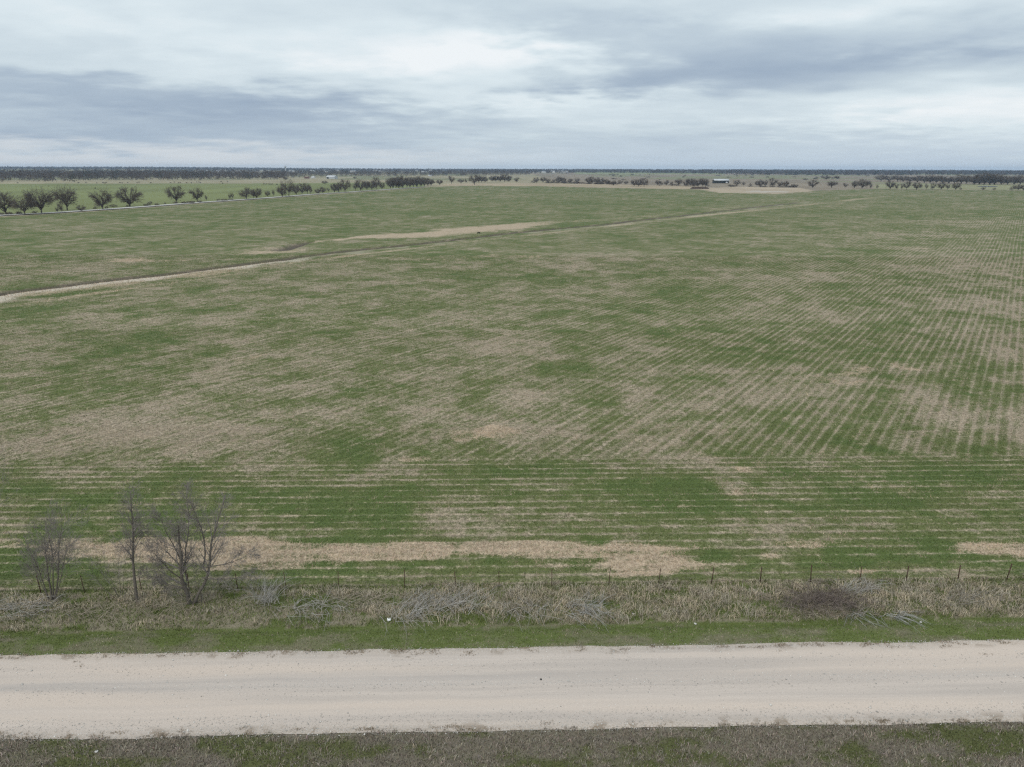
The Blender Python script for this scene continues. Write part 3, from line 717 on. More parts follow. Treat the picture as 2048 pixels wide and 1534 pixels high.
# ------------------------------------------------------------------ barbed wire fence
def fence():
    posts = [(-20, 1193), (82, 1191), (170, 1188), (285, 1186), (380, 1184), (478, 1182), (575, 1177), (678, 1180), (810, 1176), (912, 1177), (998, 1174), (1103, 1172), (1217, 1174), (1315, 1168), (1421, 1169), (1518, 1167), (1619, 1167), (1717, 1167), (1811, 1167), (1914, 1165), (2012, 1165), (2110, 1164)]
    root = empty('barbed_wire_fence', (F0[0], F0[1], 0))
    tag(root, 'rusty steel post and barbed wire fence between the verge and the field', 'fence')
    w_, t_ = .036, .008
    V, F = boxes([(-w_ / 2, w_ / 2, -t_, t_, -.25, 1.42), (-t_, t_, t_, .042, -.25, 1.42)] + [(-.012, .012, -.017, -t_, z, z + .02) for z in np.arange(.15, 1.36, .15)])
    me = mesh_np('post', V, F, M_RUST)
    rr = random.Random(3); tops = []
    for (px, py) in posts:
        u, v = road_uv(*P(px, py)); v = v * .35
        x, y = uv_xy(u, v); z = float(land_z(np.array([x]), np.array([y]))[0])
        o = link('post', me, root); o.location = (x - F0[0], y - F0[1], z)
        lx, ly = rr.uniform(-.06, .06), rr.uniform(-.05, .05); o.rotation_euler = (lx, ly, rr.uniform(-.4, .4)); o.scale = (1.35, 1.35, rr.uniform(.92, 1.06))
        tops.append((np.array([x - F0[0], y - F0[1], z]), np.array([math.sin(ly), -math.sin(lx), 1.0])))
    for hgt in (.35, .68, 1.0, 1.3):
        segs = []
        for (a, la), (b, lb) in zip(tops[:-1], tops[1:]):
            p = a + la * hgt; q = b + lb * hgt; n = 6
            for k in range(n):
                f0, f1 = k / n, (k + 1) / n
                s0 = -.05 * 4 * f0 * (1 - f0); s1 = -.05 * 4 * f1 * (1 - f1)
                A = p + (q - p) * f0; B = p + (q - p) * f1; A[2] += s0; B[2] += s1; A[1] -= .03; B[1] -= .03
                segs.append([*A, *B, .0045, .0045])
                for bb in (.25, .75):
                    c = A + (B - A) * bb; segs.append([c[0], c[1], c[2] - .02, c[0] + .008, c[1], c[2] + .02, .003, .001])
        V, F = tubes(segs, 3); link('wire', mesh_np('wire', V, F, M_WIRE), root)
fence()

# ------------------------------------------------------------------ bare trees
def unit(v): return v / max(1e-9, np.linalg.norm(v))
def grow(rs, stems, levels, kids, ratio, spread, wob, up, rmin, seglen, rfac=.55, droop=0.0, tmin=.25):
    """stems: (p, dir, length, radius). returns segments per level"""
    out = [[] for _ in range(levels + 1)]
    def br(p, d, L, r, lv):
        n = max(2, int(round(L / seglen[min(lv, len(seglen) - 1)]))); step = L / n
        nk = kids[lv] if lv < levels else 0
        ts = sorted(rs.uniform(tmin if lv == 0 else .15, 1.0) for _ in range(nk)) if nk else []
        ti = 0; r0 = r
        for k in range(n):
            f1 = (k + 1) / n
            r1 = max(rmin, r * (1 - .8 * f1))
            d = unit(d + np.array([rs.gauss(0, wob), rs.gauss(0, wob), rs.gauss(0, wob * .7) + (up if lv < 2 else up * .4) - droop * lv * f1]))
            q = p + d * step
            out[lv].append([*p, *q, r0, r1])
            while ti < len(ts) and ts[ti] <= f1:
                a = rs.uniform(0, 2 * math.pi); sp = spread * rs.uniform(.65, 1.3)
                s = unit(np.cross(d, [math.cos(a), math.sin(a), .3 * math.sin(a * 2)]))
                nd = unit(d * math.cos(sp) + s * math.sin(sp))
                rem = 1 - .55 * ts[ti]
                br(q, nd, L * (ratio if lv == 0 else .60) * rem * rs.uniform(.65, 1.25), max(rmin, r1 * rfac * rs.uniform(.8, 1.2)), lv + 1)
                ti += 1
            p = q; r0 = r1
    for (p, d, L, r) in stems: br(np.array(p, float), unit(np.array(d, float)), L, r, 0)
    return out
def join_tubes(levels, ks):
    Vs, Fs, b = [], [], 0
    for segs, k in zip(levels, ks):
        if not segs: continue
        V, F = tubes(segs, k); Vs.append(V); Fs.append(F + b); b += len(V)
    return np.concatenate(Vs), np.concatenate(Fs)

def near_tree(name, label, px, py, stems, levels, kids, seed, height, **kw):
    """stems are given in a unit frame and scaled by the height"""
    g = P(px, py); x, y = g; z = float(gz(x, y)[0])
    rs = random.Random(seed)
    a = dict(ratio=.55, spread=.75, wob=.10, up=.05, rmin=.0052, seglen=[.45, .35, .25, .2, .15])
    a.update(kw)
    lv = grow(rs, [((s[0] * height, s[1] * height, (s[5] * height if len(s) > 5 else -.15)), s[2], s[3] * height, s[4]) for s in stems], levels, kids, **a)
    root = empty(name, (x, y, z)); tag(root, label, 'tree', 'bare trees in front of the fence')
    per = []
    for l in lv[0]:
        if not per or np.linalg.norm(np.array(per[-1][-1][3:6]) - np.array(l[:3])) > 1e-6: per.append([])
        per[-1].append(l)
    for k, st in enumerate(per):
        V, F = join_tubes([st], [7]); nm = 'trunk' if k == 0 else 'limb'; link(nm, mesh_np(nm, V, F, M_BARKN, smooth=True), root)
    V, F = join_tubes(lv[1:], [4, 3, 3, 3]); o = link('crown', mesh_np('crown', V, F, M_TWIGN), root); o['kind'] = 'stuff'
hA = height_at(105, 1203, 1025); hB = height_at(275, 1206, 985); hC = height_at(378, 1208, 985)
near_tree('bare_tree', 'spindly bare tree with several thin stems, leftmost whole tree by the fence', 105, 1203,
    [(0, 0, (.12, 0, 1), .80, .075), (.01, .01, (.26, .05, 1), 1.0, .065), (-.02, 0, (-.12, -.05, 1), .75, .05), (0, .02, (.04, .15, 1), .9, .05), (.02, -.02, (.48, -.1, 1), .72, .04), (-.01, -.02, (-.3, .1, 1), .6, .035)],
    3, [18, 8, 5], 11, hA, spread=.55, up=.03, wob=.05, ratio=.42)
near_tree('bare_tree', 'slender bare tree with one straight trunk left of the thick leaning tree', 275, 1206,
    [(0, 0, (.0, 0, 1), 1.0, .115)],
    3, [58, 7, 5], 19, hB, spread=.62, up=.03, ratio=.22, wob=.035, tmin=.35)
near_tree('bare_tree', 'thickest bare tree by the fence, forked and leaning right with a wide crown', 378, 1208,
    [(0, 0, (.04, 0, 1), .82, .16), (.035, 0, (.36, .04, 1), 1.02, .12), (.012, 0, (-.28, .1, 1), .62, .06, .22), (.012, 0, (.30, -.15, 1), .66, .06, .30), (.01, 0, (-.5, -.15, .9), .46, .05, .18),
     (.0, 0, (-1.0, -.1, .30), .36, .045, .15), (.155, .02, (1.0, .1, .22), .40, .045, .33), (.13, .02, (1.0, -.2, .02), .42, .04, .24), (.012, 0, (-.7, .3, .7), .44, .045, .30), (.15, .02, (.25, .3, 1), .62, .06, .34), (.0, .0, (-.8, .1, -.02), .26, .03, .14)],
    3, [22, 9, 6], 13, hC, spread=.66, up=.02, ratio=.34, wob=.09)
near_tree('bare_sapling', 'low bare bush between the two left trees by the fence', 240, 1196,
    [(rx * .05, ry * .05, (rx, ry, 1.3), .95, .022) for rx, ry in ((.5, .1), (-.6, .2), (.1, -.4), (-.2, .5), (.9, .3), (-1, -.2))],
    2, [9, 6], 14, 3.4, spread=.6)
near_tree('bare_tree', 'grey twiggy tree reaching in at the left edge of the picture', -62, 1195,
    [(0, 0, (.03, 0, 1), .95, .13), (0, 0, (.25, 0, 1), .95, .07), (.01, 0, (-.3, .1, 1), .8, .07)],
    3, [18, 7, 5], 15, height_at(-62, 1195, 915), spread=.7, ratio=.40, wob=.05)
near_tree('bare_sapling', 'tangle of thin bare shoots round the foot of the thick tree', 402, 1206,
    [(rx * .06, ry * .06, (rx, ry, 1.0), .9, .02) for rx, ry in ((.7, .1), (-.8, .2), (.3, -.5), (-.3, .5), (1.2, .2), (-1.3, -.2), (.1, .2), (.9, -.4), (-.6, -.5))],
    2, [10, 6], 16, 2.6, spread=.7)

# ---- brush: cut stalks lying in fans along the verge
def brush(px, py, n, L, wid, dirs, lift, tint, label, seed, name='cut_brush', rad=.0135, zr=.35):
    rs = np.random.default_rng(seed); g = P(px, py)
    segs = []; 
    for k in range(n):
        a = dirs[rs.integers(len(dirs))] + rs.normal(0, .28); l = L * rs.uniform(.45, 1.25); e = max(.02, rs.normal(lift, .16))
        u = rs.normal(0, wid[0]); v = rs.normal(0, wid[1]); z0 = rs.uniform(.05, zr)
        x = u * RD[0] + v * RN[0]; y = u * RD[1] + v * RN[1]
        p = np.array([x, y, z0]); d = np.array([math.cos(a) * math.cos(e), math.sin(a) * math.cos(e), math.sin(e)])
        r = rad * rs.uniform(.6, 1.4)
        bend = rs.normal(0, .16)
        for j in range(4):
            d = unit(d + np.array([-d[1] * bend + rs.normal(0, .09), d[0] * bend + rs.normal(0, .09), -.09 * j])); d2 = d; q = p + d * l / 4
            q[2] = max(q[2], .03); r1 = r * .8
            segs.append([*p, *q, r, r1])
            for _ in range(rs.integers(0, 3)):
                s = unit(d2 + rs.normal(0, .45, 3)) * l * .22; segs.append([*q, *(q + s), r1 * .6, r1 * .3])
            p, r = q, r1
    V, F = tubes(segs, 3)
    c = np.repeat((np.array([tint]) * rs.uniform(.65, 1.2, (len(segs), 1))), 6, 0)
    o = link(name, mesh_np(name, V, F, M_STICK, col=c)); o.location = (g[0], g[1], float(gz(*g)[0]))
    tag(o, label, 'brush', 'brush lying along the verge', 'stuff')
GREY = (.42, .395, .36); BUFF = (.36, .305, .235); DKB = (.20, .16, .14)
brush(535, 1208, 70, 2.0, (.35, .2), [1.5, 1.3, 1.9, -.6, 3.6], .75, GREY, 'upright sheaf of grey stalks right of the thick tree', 31)
brush(625, 1222, 60, 1.9, (1.2, .4), [-.8, -1.0, .7, 2.4], .22, GREY, 'thin fan of grey stalks left of the white scrap', 32)
brush(715, 1208, 70, 1.5, (1.3, .5), [.1, -.4, 2.9, .5], .2, BUFF, 'matted buff stalks between the grey fans', 33)
brush(815, 1228, 75, 2.4, (1.1, .4), [.9, .7, 1.2, -.7], .25, GREY, 'widest fan of long grey stalks behind the white scrap', 34)
brush(905, 1215, 80, 2.0, (1.2, .5), [.6, .9, -.6, 2.4], .25, GREY, 'grey stalks slanting right beside the widest fan', 35)
brush(1050, 1225, 40, 1.6, (.8, .4), [-1.1, .8, 2.3], .2, GREY, 'small scatter of grey stalks near the middle of the verge', 36)
brush(1160, 1220, 70, 1.9, (.8, .35), [-.7, -.5, .8, -1.0], .25, (.41, .395, .37), 'pale grey splayed stalks in the middle of the verge', 37)
brush(1645, 1208, 430, 1.35, (1.7, .6), [0, .8, 1.6, 2.4, 3.2, 4, 4.8, 5.5], .45, DKB, 'dark brown brush pile near the right end of the verge', 38, 'brush_pile', .015, .5)
brush(1640, 1222, 120, .9, (1.7, .4), [0, 1.2, 2.2, 3.4, 4.8], .3, BUFF, 'dry litter along the foot of the dark brush pile', 39)
brush(1715, 1228, 26, 1.8, (.7, .2), [-2.4, .6, -1.1], .15, (.42, .41, .39), 'few pale stalks just right of the dark brush pile', 40)
brush(1790, 1228, 24, 1.8, (.4, .2), [-.8, -1.0, -.6], .15, (.42, .41, .39), 'rightmost fan of pale stalks on the verge', 41)
brush(1715, 1190, 40, 2.0, (.8, .3), [.3, .5, 1.3], .4, GREY, 'grey stalks leaning out behind the dark brush pile', 42)
brush(45, 1222, 80, 1.5, (1.3, .5), [.2, -.4, 2.8, .8], .2, GREY, 'grey stalks in the bottom left of the verge by the first tree', 43)
brush(160, 1232, 50, 1.6, (1.0, .4), [.7, 2.5, -.3], .25, BUFF, 'buff stalks in front of the two thin trees', 44)
brush(300, 1228, 60, 1.3, (1.6, .5), [1.0, 2.0, .3, 2.8], .5, BUFF, 'thin buff stems in front of the thick tree', 45)
brush(1930, 1205, 60, 1.5, (1.2, .4), [.4, 1.2, 2.2, -.4], .4, (.30, .27, .23), 'brown stalks at the right end of the verge', 46)

# ---- litter and stones
def pebble(name, label, cat, px, py, r, mat, seed, flat=.6):
    rs = np.random.default_rng(seed); V, F = [], []
    nl, nn = 5, 7
    for i in range(nl):
        th = math.pi * (i + .5) / nl
        for j in range(nn):
            ph = 2 * math.pi * j / nn; k = r * rs.uniform(.7, 1.25)
            V.append((k * math.sin(th) * math.cos(ph), k * math.sin(th) * math.sin(ph), k * math.cos(th) * flat + r * flat * .7))
    for i in range(nl - 1):
        for j in range(nn): F.append((i * nn + j, (i + 1) * nn + j, (i + 1) * nn + (j + 1) % nn, i * nn + (j + 1) % nn))
    V.append((0, 0, V[0][2] + r * .1)); V.append((0, 0, 0.0))
    F4 = F + [(len(V) - 2, j, (j + 1) % nn, (j + 1) % nn) for j in range(0)]
    o = link(name, mesh_np(name, np.array(V), np.array(F4), mat)); g = P(px, py)
    u, v = road_uv(*g); t = (v - V_NEAR) / (V_FAR - V_NEAR)
    zz = .03 + .10 * (1 - (2 * t - 1) ** 2) if 0 < t < 1 else float(gz(*g)[0]) + .03
    o.location = (g[0], g[1], zz); tag(o, label, cat)
M_PAPER = mat_plain('white_scrap', (.8, .8, .78), var=.08)
M_DSTONE = mat_plain('dark_stone', (.06, .06, .058)); M_LSTONE = mat_plain('pale_stone', (.62, .60, .56))
pebble('litter_scrap', 'crumpled white scrap at the foot of the grey stalks', 'litter', 778, 1237, .17, M_PAPER, 1)
pebble('stone', 'single dark stone near the middle of the gravel road', 'stone', 1082, 1363, .07, M_DSTONE, 2)
pebble('stone', 'pale stone in the grass at the bottom left of the road', 'stone', 193, 1505, .09, M_LSTONE, 3)
pebble('stone', 'pale stone on the green verge right of the pale splayed stalks', 'stone', 1391, 1242, .09, M_LSTONE, 4)
pebble('stone', 'pale stone in the dead grass left of the brush pile', 'stone', 1267, 1226, .08, M_LSTONE, 5)
pebble('stone', 'pale stone on the green verge right of the brush pile', 'stone', 1842, 1240, .09, M_LSTONE, 6)

# ------------------------------------------------------------------ distant bare trees: a few shapes, copied one by one
def far_variant(seed, style):
    """unit tree: height 1, half-width about 1 across; a trunk with limbs, and a crown of fine twigs filling an uneven dome"""
    rs = random.Random(seed); nr = np.random.default_rng(seed)
    c0, rz, fork, nl, nt, low = dict(round=(.58, .42, .11, 14, 520, -1.0), spread=(.56, .44, .12, 14, 440, -.9), upright=(.58, .42, .16, 10, 330, -1.0), thicket=(.40, .62, .02, 12, 380, -.6))[style]
    lob = nr.uniform(.80, 1.15, 12); lz = nr.uniform(.86, 1.06, 12)
    def dome(n, r0, r1):
        a = nr.uniform(0, 2 * math.pi, n); cz = nr.uniform(low, 1, n); r = nr.uniform(r0 ** 2.2, r1 ** 2.2, n) ** (1 / 2.2)
        k = np.minimum((a / (2 * math.pi) * 12).astype(int), 11); f = lob[k]
        h = np.sqrt(1 - np.clip(cz, -1, 1) ** 2); h = np.where(cz < 0, np.clip(1 + cz * .95, .05, 1) ** .38, h)
        return np.column_stack([np.cos(a) * h * r * f, np.sin(a) * h * r * f, c0 + np.where(cz < 0, .44, rz) * cz * r * lz[k]])
    trunk = []; limbs = []
    if style != 'thicket':
        p = np.array([0, 0, -.03]); n = 4
        for k in range(n):
            q = np.array([rs.uniform(-.03, .03), rs.uniform(-.03, .03), fork * (k + 1) / n]); trunk.append([*p, *q, .055 - .006 * k, .050 - .006 * k]); p = q
    tips = dome(nl, .55, .8); F_ = np.array([0, 0, fork])
    pts, rad = [], []
    for k in range(nl):
        T = tips[k]; st = F_ + np.array([rs.uniform(-.02, .02), rs.uniform(-.02, .02), rs.uniform(-.03, .12)])
        if style == 'thicket': st = np.array([T[0] * .04, T[1] * .04, -.03])
        p = st; n = 5
        for i in range(n):
            f = (i + 1) / n; q = st + (T - st) * f + np.array([0, 0, .05 * math.sin(f * 3.1)]) + np.array([rs.gauss(0, .025) for _ in range(3)]) * (i < n - 1)
            r0 = .030 * (1 - .75 * (i / n)); r1 = .030 * (1 - .75 * f)
            if style == 'thicket': r0 *= .4; r1 *= .4
            limbs.append([*p, *q, r0, r1]); p = q; pts.append(q); rad.append(r1)
    pts = np.array(pts); rad = np.array(rad)
    # secondary boughs run from the limbs to points through the dome, twigs fan from them
    tw = []
    ends = dome(nt, .45, 1.0)
    bunch = nr.uniform(0, 1, nt) < .55; who = nr.integers(0, nl, nt)
    off = nr.normal(0, 1, (nt, 3)) * np.array([.19, .19, .10])
    hub = tips[who] * np.array([1.12, 1.12, 1.0]) + (tips[who] - np.array([0, 0, c0])) * np.array([0, 0, .12])
    ends = np.where(bunch[:, None], hub + off, ends); ends[:, 2] = np.maximum(ends[:, 2], .10)
    for e in ends:
        d = np.linalg.norm(pts - e, axis=1) + .25 * np.linalg.norm(pts - F_, axis=1); b = pts[d.argsort()[rs.randrange(3)]]
        v = e - b; mid = b + v * .55 + np.array([rs.gauss(0, .03), rs.gauss(0, .03), rs.gauss(.01, .02)])
        tw.append([*b, *mid, .0070, .0050]); tw.append([*mid, *e, .0050, .0030])
        out = unit(e - np.array([0, 0, c0 - .25]))
        for k in range(5):
            s0 = mid + (e - mid) * rs.uniform(0, 1); dd = unit(out + np.array([rs.gauss(0, .55), rs.gauss(0, .55), rs.gauss(.1, .4)])); L = rs.uniform(.07, .17)
            tw.append([*s0, *(s0 + dd * L * np.array([1, 1, .55])), .0034, .0018])
    Vt, Ft = join_tubes([trunk + limbs], [5]); Vc, Fc = tubes(np.array(tw), 3)
    top = np.percentile(Vc[:, 2], 99.7)
    for V in (Vt, Vc): V[:, 2] = np.where(V[:, 2] > 0, V[:, 2] / top, V[:, 2])
    return mesh_np('trunk', Vt, Ft, M_BARK), mesh_np('crown', Vc, Fc, M_TWIG)
VAR = {s: [far_variant(100 + 7 * i + k, s) for k in range(n)] for i, (s, n) in enumerate((('round', 5), ('spread', 4), ('upright', 3), ('thicket', 2)))}
ORD = ['first', 'second', 'third', 'fourth', 'fifth', 'sixth', 'seventh', 'eighth', 'ninth', 'tenth', 'eleventh', 'twelfth', 'thirteenth', 'fourteenth', 'fifteenth', 'sixteenth', 'seventeenth', 'eighteenth', 'nineteenth', 'twentieth']
TENS = {20: 'twenty', 30: 'thirty', 40: 'forty', 50: 'fifty', 60: 'sixty'}
def ordinal(k):
    if k <= 20: return ORD[k - 1]
    tz, o = k // 10 * 10, k % 10
    return TENS[tz] + ('-' + ORD[o - 1] if o else 'th').replace('tyth', 'tieth') if o else TENS[tz][:-1] + 'ieth'
rt = random.Random(5)
def far_tree(px, by, ty, wpx, style, label, group, name='bare_tree', cat='tree'):
    g = P(px, by); h = max(2.0, height_at(px, by, ty)); hw = span(px, by, wpx / 2)
    h *= rt.uniform(.98, 1.16); hw *= rt.uniform(1.02, 1.34)
    if style == 'round' and rt.random() < .3: style = 'spread'
    tm, cm = VAR[style][rt.randrange(len(VAR[style]))]
    x, y = float(g[0]), float(g[1])
    root = empty(name, (x, y, float(gz(x, y)[0])), rt.uniform(0, 6.28), (hw, hw, h)); tag(root, label, cat, group)
    link('trunk', tm, root); link('crown', cm, root)
# (px, base row, top row, width px, shape)
LANE_TREES = [(12, 428, 387, 48, 'round'), (50, 430, 394, 38, 'spread'), (84, 428, 373, 52, 'round'), (115, 426, 413, 7, 'upright'), (123, 425, 404, 14, 'upright'), (135, 421, 374, 50, 'round'), (163, 423, 410, 16, 'spread'),
    (206, 420, 382, 36, 'round'), (227, 414, 409, 16, 'thicket'), (260, 413, 374, 56, 'spread'), (300, 409, 402, 10, 'thicket'), (353, 406, 374, 38, 'spread'), (395, 403, 375, 24, 'round'), (413, 402, 391, 6, 'upright'),
    (461, 399, 385, 8, 'upright'), (466, 398, 386, 6, 'upright'), (493, 399.5, 376, 24, 'round'), (507, 398, 380, 12, 'upright'), (514, 398, 376, 22, 'round'), (536, 394, 381, 11, 'round'), (547, 393, 378, 6, 'upright'),
    (565, 394, 371, 22, 'round'), (578, 393, 359, 24, 'upright'), (593, 390, 372, 15, 'round'), (604, 388.5, 365, 22, 'spread'), (615, 388, 366, 16, 'round'), (621, 389, 372, 9, 'upright'), (636, 388, 376, 12, 'round'), (646, 387, 373, 13, 'round'), (657, 384, 376, 6, 'upright'),
    (669, 386, 367, 14, 'round'), (678, 386, 366, 17, 'round'), (690, 385, 360, 21, 'spread'), (711, 382, 366, 12, 'upright'), (722, 382, 359, 23, 'round'), (734, 381, 363, 13, 'round'), (744, 381, 360, 19, 'round'), (753, 380, 355, 18, 'spread'), (764, 379, 363, 14, 'round')]
for k, (px, b, t_, wd, s) in enumerate(LANE_TREES):
    small = (b - t_) < 14
    far_tree(px, b, t_, wd, s, ('%s bare tree from the left along the pale lane' if not small else 'small bare tree standing %s from the left along the pale lane') % ordinal(k + 1), 'bare trees along the pale lane')
GROVE = [(781, 377.5, 356, 12), (786, 377.5, 354, 15), (792, 377, 355, 13), (798, 377, 353, 16), (806, 376.5, 353, 17), (814, 376, 355, 14), (820, 375.5, 354, 15), (827, 375, 353, 16), (834, 374.5, 351.5, 18), (842, 374, 354, 15), (849, 373, 356, 14), (856, 372, 357, 14), (862, 371.5, 358, 12)]
for k, (px, b, t_, wd) in enumerate(GROVE):
    far_tree(px, b, t_, wd * 1.25, 'round', '%s tree from the left in the dense grove where the lane ends' % ordinal(k + 1), 'dense grove at the end of the lane')
HEDGE = [(879, 370, 359, 15, 'round'), (903, 368.5, 351, 15, 'upright'), (922, 367.5, 357, 14, 'round'), (932, 366, 358, 7, 'upright'), (949, 370, 351.5, 20, 'spread'), (957, 365, 352, 12, 'round'), (963, 365, 350.5, 15, 'round'), (970, 364.5, 353, 12, 'round'),
    (984, 364, 352, 12, 'round'), (992, 364, 350.5, 15, 'round'), (1000, 364, 351, 14, 'round'), (1009, 364, 350, 17, 'round'), (1018, 364, 352, 14, 'round'), (1033, 364.5, 355, 11, 'upright'),
    (1073, 365.5, 354, 12, 'spread'), (1086, 365.5, 354.5, 13, 'round'), (1095, 365.5, 356, 11, 'round'), (1108, 365.5, 358, 8, 'upright'), (1118, 366, 354, 14, 'round'), (1127, 366, 356, 11, 'round'), (1140, 366, 357, 11, 'round'), (1154, 366.5, 356, 12, 'upright'), (1176, 367, 355, 12, 'round'), (1184, 367.5, 353, 15, 'round'), (1194, 368, 355, 13, 'round'),
    (1204, 368, 357, 11, 'round'), (1215, 369, 358, 11, 'round'), (1227, 371, 360, 11, 'round'), (1240, 369, 360, 11, 'upright'), (1252, 369, 361, 11, 'round'), (1268, 373, 359, 15, 'round'), (1277, 373.5, 358, 17, 'spread'), (1288, 373, 359, 14, 'round'),
    (1315, 370.5, 361, 11, 'round'), (1323, 370.5, 362.5, 8, 'upright'), (1333, 371, 361, 11, 'spread'), (1343, 371, 363, 7, 'upright'), (1357, 371.5, 358, 15, 'round'), (1372, 373, 358, 13, 'round'), (1380, 373, 356.5, 15, 'round'), (1388, 373.5, 356, 16, 'round'), (1396, 374, 356.5, 15, 'round'), (1404, 374, 357, 14, 'round'), (1411, 374, 359, 11, 'round'),
    (1474, 372, 361, 13, 'spread'), (1487, 372, 364, 7, 'upright'), (1501, 372.5, 366, 6, 'upright'), (1514, 373, 361, 8, 'round'), (1521, 373.5, 359.5, 11, 'round'), (1530, 373.5, 360, 10, 'round'), (1545, 374, 356, 17, 'upright'), (1560, 374, 362, 10, 'round'), (1572, 374.5, 363, 11, 'round'), (1586, 375, 367, 7, 'upright'), (1593, 375, 368, 6, 'upright'),
    (1625, 376, 360, 19, 'spread'), (1663, 376, 362, 19, 'spread'), (1690, 376, 367, 9, 'upright'), (1709, 376.5, 362, 13, 'round'), (1724, 377, 358, 23, 'round'), (1741, 377, 367, 7, 'upright'), (1754, 377, 369, 5, 'thicket'), (1780, 378.5, 363, 18, 'round'), (1793, 378.5, 367, 8, 'upright'), (1803, 378.5, 366, 7, 'upright'), (1813, 379, 363, 16, 'spread'),
    (1833, 379, 365, 17, 'spread'), (1852, 379.5, 367, 7, 'upright'), (1865, 379.5, 366, 11, 'upright'), (1882, 379.5, 365, 14, 'spread'), (1895, 380, 367, 9, 'upright'), (1911, 380, 365.5, 15, 'round'), (1921, 380, 375, 4, 'thicket'), (1966, 380, 374, 8, 'thicket'), (1988, 380, 375, 7, 'thicket'), (2024, 381, 371, 9, 'thicket'), (2036, 381, 369, 14, 'round'), (2046, 381, 370, 12, 'round')]
hl_a = [h for h in HEDGE if h[0] < 1060]; hl_b = [h for h in HEDGE if 1060 < h[0] < 1420]; hl_c = [h for h in HEDGE if h[0] > 1420]
for nm, L in (('tree row just right of the dense grove', hl_a), ('tree row left of the white roofed barn', hl_b), ('thin tree row right of the white roofed barn', hl_c)):
    for k, (px, b, t_, wd, s) in enumerate(L):
        far_tree(px, b, t_, wd, s, '%s tree from the left in the %s' % (ordinal(k + 1), nm), nm)
BACK = [(1762, 362.5, 351, 15), (1778, 363, 353, 15), (1795, 363.5, 351, 16), (1806, 364, 352, 15), (1820, 365, 355, 14), (1835, 365, 351, 17), (1848, 366, 353, 16), (1860, 366, 351.5, 17), (1872, 366, 352, 17), (1884, 367, 353, 15), (1897, 367, 355, 14), (1908, 367, 354, 15), (1922, 368, 350, 17), (1932, 368, 351, 14),
        (1948, 369, 350, 20), (1958, 369, 349, 22), (1968, 369.5, 348.5, 24), (1979, 369.5, 349, 22), (1989, 369.5, 351, 20), (2002, 369, 353, 17), (2015, 369, 352, 18), (2028, 370, 354, 17), (2040, 370, 351, 19)]
for k, px in enumerate(sorted([rp0 for rp0 in np.random.default_rng(8).uniform(1062, 1420, 38)] + [rp0 for rp0 in np.random.default_rng(9).uniform(1460, 1600, 14)])):
    b = float(np.interp(px, [1060, 1200, 1300, 1420, 1600], [365.5, 368.5, 371, 373, 375])); rr_ = random.Random(k)
    far_tree(px, b, b - rr_.uniform(2.5, 6), rr_.uniform(7, 15), 'thicket', '%s low thicket from the left between the far tree rows' % ordinal(k + 1), 'low thickets between the far tree rows', 'scrub_bush', 'bush')
for k, (px, b, t_, wd) in enumerate(BACK):
    far_tree(px, b, t_ - .6, wd * 1.4, 'round', '%s tree from the left in the dark wood at the far right' % ordinal(k + 1), 'dark wood at the far right')
SOLO = [(1652, 359.5, 351, 12, 'round', 'left one of two lone trees in the brown pasture at right'), (1674, 359, 351, 9, 'round', 'right one of two lone trees in the brown pasture at right'), (650, 368.5, 362, 12, 'spread', 'lone spreading tree in the pasture below the white barn'),
        (571, 360.5, 353, 12, 'spread', 'bushy tree left of the white barn at the wood edge'), (710, 358, 353, 8, 'round', 'lone small tree right of the white barn')]
for (px, b, t_, wd, s, lab) in SOLO: far_tree(px, b, t_, wd, s, lab, 'lone trees in the far pastures')
rp = random.Random(77)
for k, px in enumerate(sorted(rp.uniform(1180, 1760) for _ in range(44))):     # scrub dotted over the brown pasture
    b = rp.uniform(350.5, 361); hh = rp.uniform(1.8, 3.6)
    far_tree(px, b, b - hh, hh * rp.uniform(1.2, 3.2), 'thicket', '%s low scrub bush from the left in the brown pasture' % ordinal(k + 1), 'scrub bushes in the brown pasture', 'scrub_bush', 'bush')
for k, px in enumerate(sorted(rp.uniform(0, 470) for _ in range(26))):     # weeds along the lane
    b = 431.5 - px * .0665 + rp.uniform(-.5, 1)
    far_tree(px, b, b - rp.uniform(2, 4.5), rp.uniform(5, 14), 'thicket', '%s low weedy bush from the left along the pale lane' % ordinal(k + 1), 'weedy bushes along the pale lane', 'scrub_bush', 'bush')

